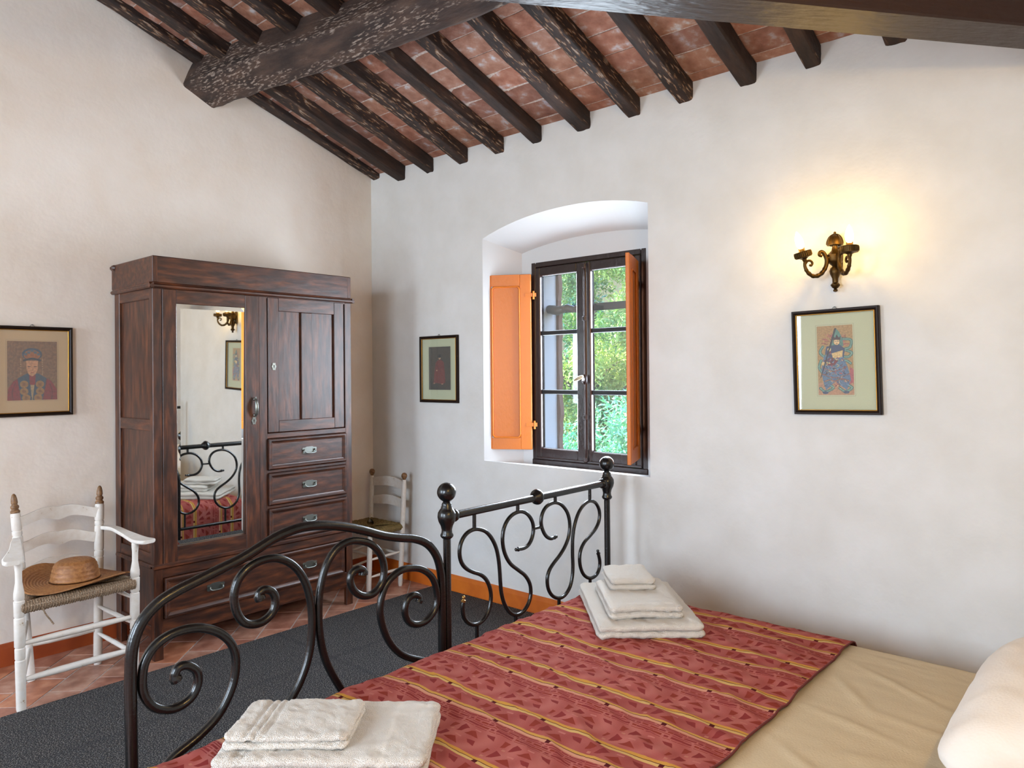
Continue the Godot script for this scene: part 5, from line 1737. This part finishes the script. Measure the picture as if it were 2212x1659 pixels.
func sconce(b: Vector3, turn: float, energy: float, label: String) -> void:
	var o := thing("wall_lamp", label, "lamp", b, turn, "bronze wall lamps")
	var ax := Transform3D(Basis.IDENTITY, Vector3(0, 0, 0.040))
	var st := mb()
	lathe(st, [Vector2(0.0, -0.140), Vector2(0.008, -0.137), Vector2(0.0095, -0.131), Vector2(0.006, -0.125), Vector2(0.012, -0.121), Vector2(0.019, -0.112), Vector2(0.0195, -0.107), Vector2(0.012, -0.098), Vector2(0.013, -0.080), Vector2(0.0215, -0.060), Vector2(0.0245, -0.047), Vector2(0.020, -0.034), Vector2(0.011, -0.027), Vector2(0.015, -0.022), Vector2(0.030, -0.010), Vector2(0.032, -0.006)], ax, 18)
	put(st, "vase_stem", M.bronze, o)
	st = mb()
	lathe(st, [Vector2(0.032, -0.006), Vector2(0.034, -0.002), Vector2(0.034, 0.024), Vector2(0.030, 0.028), Vector2(0.016, 0.042), Vector2(0.012, 0.058), Vector2(0.014, 0.066), Vector2(0.020, 0.068)], ax, 8)
	put(st, "faceted_block", M.bronze, o)
	st = mb()
	var dome := [Vector2(0.022, 0.064), Vector2(0.034, 0.066)]
	for k in 9:
		var a := PI / 2 * k / 8.0
		dome.append(Vector2(0.034 * cos(a), 0.070 + 0.045 * sin(a)))
	dome[-1].x = 0.004
	dome.append(Vector2(0.006, 0.119))
	dome.append(Vector2(0.005, 0.124))
	dome.append(Vector2(0.0, 0.127))
	lathe(st, dome, ax, 18)
	for k in 9:
		var a := TAU * k / 9.0
		var pts := PackedVector3Array()
		for i in 7:
			var e := PI / 2 * i / 6.5
			pts.append(ax * Vector3(cos(a) * 0.0345 * cos(e), 0.070 + 0.0455 * sin(e), sin(a) * 0.0345 * cos(e)))
		tube(st, pts, 0.0022, 6)
	put(st, "dome_cap", M.bronze, o)
	st = mb()
	bx(st, Vector3.ZERO, -0.022, 0.022, -0.05, 0.06, 0.0, 0.016, 0.004)
	bx(st, Vector3.ZERO, -0.008, 0.008, 0.0, 0.02, 0.0, 0.05, 0.002)
	put(st, "wall_plate", M.bronze, o)
	for s in [-1.0, 1.0]:
		var dir := Vector3(0.70 * s, 0, 0.71) if s < 0 else Vector3(0.66, 0, 0.75)
		var lean := -0.28 if s < 0 else 0.02
		var arm := Node3D.new()
		arm.name = "arm"
		o.add_child(arm, true)
		st = mb()
		var at := func(r: float, y: float) -> Vector3:
			return ax.origin + dir * r + Vector3(0, y - 1.93, 0)
		var path := []
		for q in [[0.060, 1.948], [0.071, 1.952], [0.070, 1.963], [0.060, 1.967], [0.049, 1.957], [0.038, 1.930], [0.045, 1.897], [0.068, 1.868], [0.099, 1.860], [0.126, 1.878], [0.138, 1.905], [0.137, 1.928]]:
			path.append(at.call(q[0], q[1]))
		var pts := smoothed(path, 6)
		var rad := []
		for k in pts.size():
			var f := k / (pts.size() - 1.0)
			rad.append(0.0062 + 0.0028 * sin(PI * f) + (0.0015 if k % 4 < 2 and f > 0.55 and f < 0.85 else 0.0))
		tube(st, pts, rad, 10)
		path = []
		for q in [[0.136, 1.912], [0.126, 1.926], [0.112, 1.927], [0.104, 1.917], [0.109, 1.907], [0.117, 1.909]]:
			path.append(at.call(q[0], q[1]))
		tube(st, smoothed(path, 5), 0.0055, 8)
		tube(st, PackedVector3Array([at.call(0.0, 1.940), at.call(0.02, 1.940), at.call(0.045, 1.938)]), 0.008, 8)
		put(st, "curved_arm", M.bronze, arm)
		var side := dir.cross(Vector3.UP).normalized()
		var tilt := Transform3D(Basis(side, -lean * -1.0) if s > 0 else Basis(side, lean), at.call(0.138, 1.928))
		st = mb()
		var cup := [Vector2(0.008, -0.004), Vector2(0.010, 0.006), Vector2(0.020, 0.012), Vector2(0.034, 0.014), Vector2(0.0355, 0.018), Vector2(0.036, 0.036), Vector2(0.0375, 0.039), Vector2(0.036, 0.041), Vector2(0.0335, 0.040), Vector2(0.033, 0.020), Vector2(0.012, 0.018), Vector2(0.0, 0.018)]
		lathe(st, cup, tilt, 28)
		for k in 28:
			var a := TAU * k / 28.0
			tube(st, PackedVector3Array([tilt * Vector3(cos(a) * 0.0358, 0.018, sin(a) * 0.0358), tilt * Vector3(cos(a) * 0.0362, 0.026, sin(a) * 0.0362), tilt * Vector3(cos(a) * 0.0362, 0.036, sin(a) * 0.0362)]), 0.0018, 5)
		put(st, "drip_cup", M.bronze, arm)
		st = mb()
		lathe(st, [Vector2(0.0125, 0.016), Vector2(0.0125, 0.050), Vector2(0.010, 0.053), Vector2(0.0, 0.053)], tilt, 14)
		for k in 4:
			var a := TAU * (k + 0.3) / 4.0
			tube(st, PackedVector3Array([tilt * Vector3(cos(a) * 0.016, 0.018, sin(a) * 0.016), tilt * Vector3(cos(a) * 0.016, 0.038, sin(a) * 0.016), tilt * Vector3(cos(a) * 0.015, 0.056, sin(a) * 0.015)]), 0.0026, 6)
		put(st, "bulb_holder", M.brass, arm)
		st = mb()
		lathe(st, [Vector2(0.009, 0.052), Vector2(0.012, 0.058), Vector2(0.0165, 0.070), Vector2(0.0178, 0.082), Vector2(0.0165, 0.096), Vector2(0.012, 0.112), Vector2(0.006, 0.125), Vector2(0.0025, 0.131), Vector2(0.0, 0.133)], tilt, 16)
		var glow := mat(Color(1.0, 0.95, 0.85), 0.3)
		glow.emission_enabled = true
		glow.emission = Color(1.0, 0.86, 0.58)
		glow.emission_energy_multiplier = 6.0
		put(st, "flame_bulb", glow, arm)
		var l := OmniLight3D.new()
		l.name = "bulb_light"
		l.light_color = Color(1.0, 0.80, 0.42)
		l.light_energy = energy
		l.light_size = 0.016
		l.omni_range = 12.0
		l.omni_attenuation = 2.0
		l.shadow_enabled = true
		arm.add_child(l, true)
		l.position = tilt * Vector3(0, 0.088, 0)


# ================================================================ mattresses, cover, towels, pillow
const BED_TOP := 0.412


func build_linen() -> void:
	# two mattresses under one sand coloured sheet
	var b := Vector3(3.33, 0.2, 1.53)
	var st := mb()
	var nz := FastNoiseLite.new()
	nz.seed = 12
	nz.frequency = 1.0
	var crease := func(p: Vector3) -> Vector3:
		var x := p.x + 3.33
		var z := p.z + 1.53
		var d := 0.0
		if p.y > 0.05:
			for c in [[3.60, 0.9, 0.9, 0.14], [3.70, 0.75, 0.55, 0.18], [3.75, 1.30, -0.35, 0.14], [3.66, 1.12, 0.25, 0.16], [3.80, 1.02, 0.15, 0.14], [3.70, 1.55, -0.5, 0.16], [3.62, 1.42, 0.6, 0.10]]:
				var u: float = (x - c[0]) * cos(c[2]) + (z - c[1]) * sin(c[2])
				var v: float = -(x - c[0]) * sin(c[2]) + (z - c[1]) * cos(c[2])
				d += 0.0065 * exp(-pow(v / 0.016, 2.0)) * exp(-pow(u / c[3], 2.0))
			d += 0.0028 * nz.get_noise_2d(x * 3.0, z * 9.0) + 0.0014 * nz.get_noise_2d(x * 11.0, z * 22.0)
		return p + Vector3(0, d, 0)
	slab(st, Vector3(1.98, 0.24, 2.22), 0.055, 140, crease, Transform3D(Basis.IDENTITY, Vector3(0, 0.088, 0)))
	tag(put(st, "bed_sheet", M.sheet, self, Transform3D(Basis.IDENTITY, b)), "smooth beige sheet stretched over the two mattresses, bare near the pillow", "bedding")
	bedcover()
	for q in [[0.99, "large plump white pillow at the head of the bed by the window wall"], [2.03, "white pillow at the head of the near bed"]]:
		var t := thing("pillow", q[1], "pillow", Vector3(4.215, BED_TOP, q[0]))
		var tilt := Transform3D(Basis(Vector3(0, 0, 1), 0.10), Vector3(0.02, 0.128, 0))
		st = mb()
		var puff := func(p: Vector3) -> Vector3:
			var e := 1.0 - 0.60 * pow(absf(p.x) / 0.31, 4.0)
			var f := 1.0 - 0.60 * pow(absf(p.z) / 0.465, 5.0)
			return Vector3(p.x * (0.94 + 0.06 * f), p.y * maxf(0.10, e * f), p.z * (0.95 + 0.05 * e)) + Vector3(0, 0.008 * nz.get_noise_2d(p.x * 7.0, p.z * 7.0 + q[0]), 0)
		slab(st, Vector3(0.62, 0.245, 0.93), 0.11, 40, puff, tilt)
		put(st, "cushion", M.pillow, t)
		st = mb()
		var pts := PackedVector3Array()
		for k in 65:
			var a := TAU * k / 64.0
			pts.append(tilt * Vector3(signf(cos(a)) * pow(absf(cos(a)), 0.35) * 0.297, 0.0, signf(sin(a)) * pow(absf(sin(a)), 0.35) * 0.452))
		tube(st, pts, 0.006, 6, false)
		put(st, "piping", M.pillow, t)
	towels()


func bedcover() -> void:
	# a woven runner over the foot of both beds; u along x, v along z
	var img := weave_image()
	var m := mat(Color.WHITE, 0.9)
	m.albedo_texture = ImageTexture.create_from_image(img)
	m.metallic_specular = 0.15
	var nz := FastNoiseLite.new()
	nz.seed = 44
	nz.frequency = 1.0
	var xa := 2.292
	var za := 0.405
	var zb := 2.665
	var r := 0.075
	var drop := 0.22
	var shape := func(s: float) -> Vector2:   # distance from the hem of a hanging edge -> (inward, depth below the top)
		if s < drop:
			return Vector2(0.0, drop - s + r)
		var a := (s - drop) / r
		if a < PI / 2:
			return Vector2(r - r * cos(a), r - r * sin(a))
		return Vector2(r + (s - drop - r * PI / 2), 0.0)
	var lx: float = drop + r * PI / 2 + (3.475 - xa - r)
	var lz: float = (drop + r * PI / 2) * 2.0 + (zb - za - 2.0 * r)
	var nx := 110
	var nz_ := 190
	var rows := []
	var uvs := []
	for i in nx + 1:
		var row := PackedVector3Array()
		var uvr := PackedVector2Array()
		for j in nz_ + 1:
			var su := lx * i / nx
			var sv := lz * j / nz_
			var ox: Vector2 = shape.call(su)
			var near := sv > lz * 0.5
			var oz: Vector2 = shape.call(lz - sv if near else sv)
			var x := xa + ox.x
			var z := zb - oz.x if near else za + oz.x
			var y := BED_TOP + 0.008 - maxf(ox.y, oz.y)
			var flat := 1.0 - clampf(maxf(ox.y, oz.y) / 0.05, 0.0, 1.0)
			# slack folds in the cloth
			var w := 0.0075 * nz.get_noise_2d(x * 2.2 + z * 1.5, z * 4.5 - x * 2.0) + 0.0085 * pow(1.0 - absf(nz.get_noise_2d(x * 1.7 - z * 2.6 + 3.0, z * 2.1)), 6.0) + 0.0024 * nz.get_noise_2d(x * 14.0, z * 16.0)
			y += w * (0.35 + 0.65 * flat)
			if flat < 1.0:
				x -= 0.010 * (1.0 - flat) * (1.0 + sin(z * 13.0 + 1.5 * sin(z * 5.0))) * (1.0 if ox.y > 0.03 else 0.0)
			x += 0.006 * nz.get_noise_2d(z * 3.0, 5.0) * smoothstep(lx - 0.2, lx, su)
			row.append(Vector3(x, y, z) - Vector3(2.88, 0.2, 1.53))
			var z_flat := za + r + (sv - drop - r * PI / 2)
			uvr.append(Vector2((xa + r + su - drop - r * PI / 2) / 0.197, (z_flat - 0.519) / 0.2915))
		rows.append(row)
		uvs.append(uvr)
	var st := SurfaceTool.new()
	st.begin(Mesh.PRIMITIVE_TRIANGLES)
	for i in nx:
		for j in nz_:
			for q in [[0, 0], [1, 0], [1, 1], [0, 0], [1, 1], [0, 1]]:
				st.set_smooth_group(1)
				st.set_uv(uvs[i + q[0]][j + q[1]])
				st.add_vertex(rows[i + q[0]][j + q[1]])
	var cover := put(st, "bedcover", m, self, Transform3D(Basis.IDENTITY, Vector3(2.88, 0.2, 1.53)))
	tag(cover, "red and pink woven cover with gold stripes across the foot of the beds", "bedcover")
	# rolled hem along the free edge
	st = mb()
	var hem := PackedVector3Array()
	for j in range(0, nz_ + 1, 2):
		if rows[nx][j].y > BED_TOP - 0.2 - 0.03:
			hem.append(rows[nx][j] + Vector3(0.0, -0.001, 0))
	tube(st, hem, 0.0035, 6)
	put(st, "hem", mat(Color(0.40, 0.15, 0.13), 0.9), cover)


func weave_image() -> Image:
	var w := 320
	var h := 472
	var img := Image.create(w, h, false, Image.FORMAT_RGB8)
	var pink := Color(0.635, 0.32, 0.295)
	var pale := Color(0.73, 0.445, 0.405)
	var red := Color(0.53, 0.21, 0.20)
	var rust := Color(0.55, 0.225, 0.18)
	var gold := Color(0.76, 0.54, 0.23)
	var straw := Color(0.80, 0.66, 0.41)
	var skin := Color(0.80, 0.58, 0.47)
	img.fill(pink)
	var band := func(y0: float, y1: float, c: Color) -> void:
		img.fill_rect(Rect2i(0, int(y0 * h), w, maxi(1, int((y1 - y0) * h))), c)
	# one repeat: gold pair, narrow motif band, gold and rose pair, red streaks, wide motif band
	var r2 := RandomNumberGenerator.new()
	r2.seed = 3
	# motif backgrounds, mottled by the floating threads
	for y in h:
		for x in w:
			var f := y / float(h)
			var streak := sin(x * TAU * 2.0 / w + 3.0 * sin(f * TAU)) * 0.5 + 0.5
			var deep := 0.0
			if f > 0.086 and f < 0.327:
				deep = 0.30
			img.set_pixel(x, y, pink.lerp(pale, 0.55 * streak + 0.25 * r2.randf()).lerp(red, deep * (0.6 + 0.4 * r2.randf())))
	for e in [[0.425, 0.440], [0.455, 0.466], [0.480, 0.504], [0.518, 0.530], [0.545, 0.572], [0.588, 0.598]]:
		var x := 0
		while x < w:
			var n := r2.randi_range(18, 90)
			img.fill_rect(Rect2i(x, int(e[0] * h) + r2.randi_range(-1, 1), mini(n, w - x), int((e[1] - e[0]) * h)), red if r2.randf() < 0.7 else rust)
			x += n + r2.randi_range(0, 14)
	var motif := func(y0: float, y1: float, x0: float, s: float) -> void:
		var k := y1 - y0
		fill(img, [x0, y0 + k * 0.15, x0 + 0.13 * s, y0 + k * 0.22, x0 + 0.10 * s, y0 + k * 0.62, x0 + 0.03 * s, y0 + k * 0.75], rust)
		fill(img, [x0 + 0.22 * s, y0 + k * 0.08, x0 + 0.36 * s, y0 + k * 0.30, x0 + 0.28 * s, y0 + k * 0.72, x0 + 0.20 * s, y0 + k * 0.85], red)
		fill(img, [x0 + 0.36 * s, y0 + k * 0.80, x0 + 0.50 * s, y0 + k * 0.36, x0 + 0.66 * s, y0 + k * 0.86], rust)
		fill(img, [x0 + 0.68 * s, y0 + k * 0.15, x0 + 0.84 * s, y0 + k * 0.10, x0 + 0.90 * s, y0 + k * 0.50, x0 + 0.76 * s, y0 + k * 0.40], red)
		fill(img, [x0 + 0.10 * s, y0 + k * 0.80, x0 + 0.16 * s, y0 + k * 0.80, x0 + 0.16 * s, y0 + k * 0.95, x0 + 0.10 * s, y0 + k * 0.95], skin.lerp(pink, 0.5))
		fill(img, [x0 + 0.44 * s, y0 + k * 0.10, x0 + 0.56 * s, y0 + k * 0.10, x0 + 0.56 * s, y0 + k * 0.22, x0 + 0.44 * s, y0 + k * 0.22], pale)
	motif.call(0.105, 0.320, 0.03, 1.0)
	motif.call(0.620, 0.790, 0.10, 0.95)
	motif.call(0.790, 0.975, -0.06, 0.95)
	band.call(0.0, 0.042, gold)
	band.call(0.042, 0.049, Color(0.16, 0.10, 0.08))
	band.call(0.049, 0.086, straw)
	band.call(0.327, 0.362, gold)
	band.call(0.362, 0.370, Color(0.16, 0.10, 0.08))
	band.call(0.370, 0.412, skin)
	for y in range(int(0.327 * h), int(0.362 * h)):   # herringbone in the gold
		for x in range(0, w, 6):
			img.fill_rect(Rect2i(x + (y % 6) / 2, y, 2, 1), straw)
	for y in range(0, int(0.042 * h)):
		for x in range(0, w, 6):
			img.fill_rect(Rect2i(x + (y % 6) / 2, y, 2, 1), Color(0.84, 0.64, 0.32))
	img.fill_rect(Rect2i(int(0.05 * w), int(0.047 * h), int(0.08 * w), int(0.040 * h)), Color(0.34, 0.10, 0.11))
	img.fill_rect(Rect2i(int(0.52 * w), int(0.368 * h), int(0.08 * w), int(0.044 * h)), Color(0.34, 0.10, 0.11))
	# ribs of the weave: every other thread a little darker dye
	for y in range(0, h, 4):
		for x in w:
			img.set_pixel(x, y, img.get_pixel(x, y) * 0.84)
			img.set_pixel(x, y + 1, img.get_pixel(x, y + 1) * 0.92)
	return img


func towel(called: String, label: String, at: Vector3, turn: float, size: Vector3, lines: Array, sd: int, sag: float) -> void:
	# a folded towel: two soft layers, a rolled fold along one side, woven border lines
	var o := thing(called, label, "towel", at, turn, "folded towels")
	var nz := FastNoiseLite.new()
	nz.seed = sd
	nz.frequency = 1.0
	for k in 2:
		var st := mb()
		var hgt := size.y * 0.54
		var soft := func(p: Vector3) -> Vector3:
			var d := 0.006 * nz.get_noise_2d(p.x * 7.0, p.z * 7.0 + k * 5.0) + 0.0035 * nz.get_noise_2d(p.x * 24.0, p.z * 24.0) + 0.0016 * nz.get_noise_3d(p.x * 110.0, p.y * 110.0, p.z * 110.0)
			for l in lines:
				d -= 0.006 * exp(-pow((p.x - l) / 0.0045, 2.0)) * (1.0 if p.y > 0.0 and k == 1 else 0.0)
			var droop := sag * (pow(p.x / size.x * 2.0, 2.0) + pow(p.z / size.z * 2.0, 2.0)) * 0.5
			return p + Vector3(0.003 * nz.get_noise_2d(p.z * 9.0, k * 3.0), d - droop * 0.01, 0.003 * nz.get_noise_2d(p.x * 9.0, k * 7.0))
		var shrink := 0.006 * k
		slab(st, Vector3(size.x - shrink, hgt, size.z - shrink), minf(0.030, hgt * 0.5 + 0.012), 72, soft, Transform3D(Basis.IDENTITY, Vector3(0.002 * k, hgt * (0.5 + 0.88 * k), -0.002 * k)))
		put(st, "fold", M.terry, o)


func towels() -> void:
	var y := BED_TOP + 0.010
	towel("bath_towel", "large cream towel folded flat, nearest the camera, under the ribbed towel", Vector3(2.62, y, 2.19), 0.70, Vector3(0.56, 0.050, 0.36), [-0.215, -0.195], 21, 0.3)
	towel("hand_towel", "small ribbed cream towel lying on the nearest folded towel", Vector3(2.553, y + 0.049, 2.262), 0.70, Vector3(0.335, 0.038, 0.235), [-0.105, -0.082, -0.060], 22, 0.2)
	towel("bath_towel", "large white towel folded flat at the bottom of the far stack, by the window wall", Vector3(2.675, y, 0.70), -0.82 + PI / 2, Vector3(0.42, 0.052, 0.62), [], 23, 0.3)
	towel("hand_towel", "medium white towel in the middle of the far stack", Vector3(2.69, y + 0.051, 0.72), -0.82 + PI / 2, Vector3(0.30, 0.050, 0.42), [], 24, 0.3)
	towel("face_towel", "small white towel on top of the far stack", Vector3(2.59, y + 0.100, 0.63), -0.82 + PI / 2, Vector3(0.20, 0.048, 0.26), [], 25, 0.2)
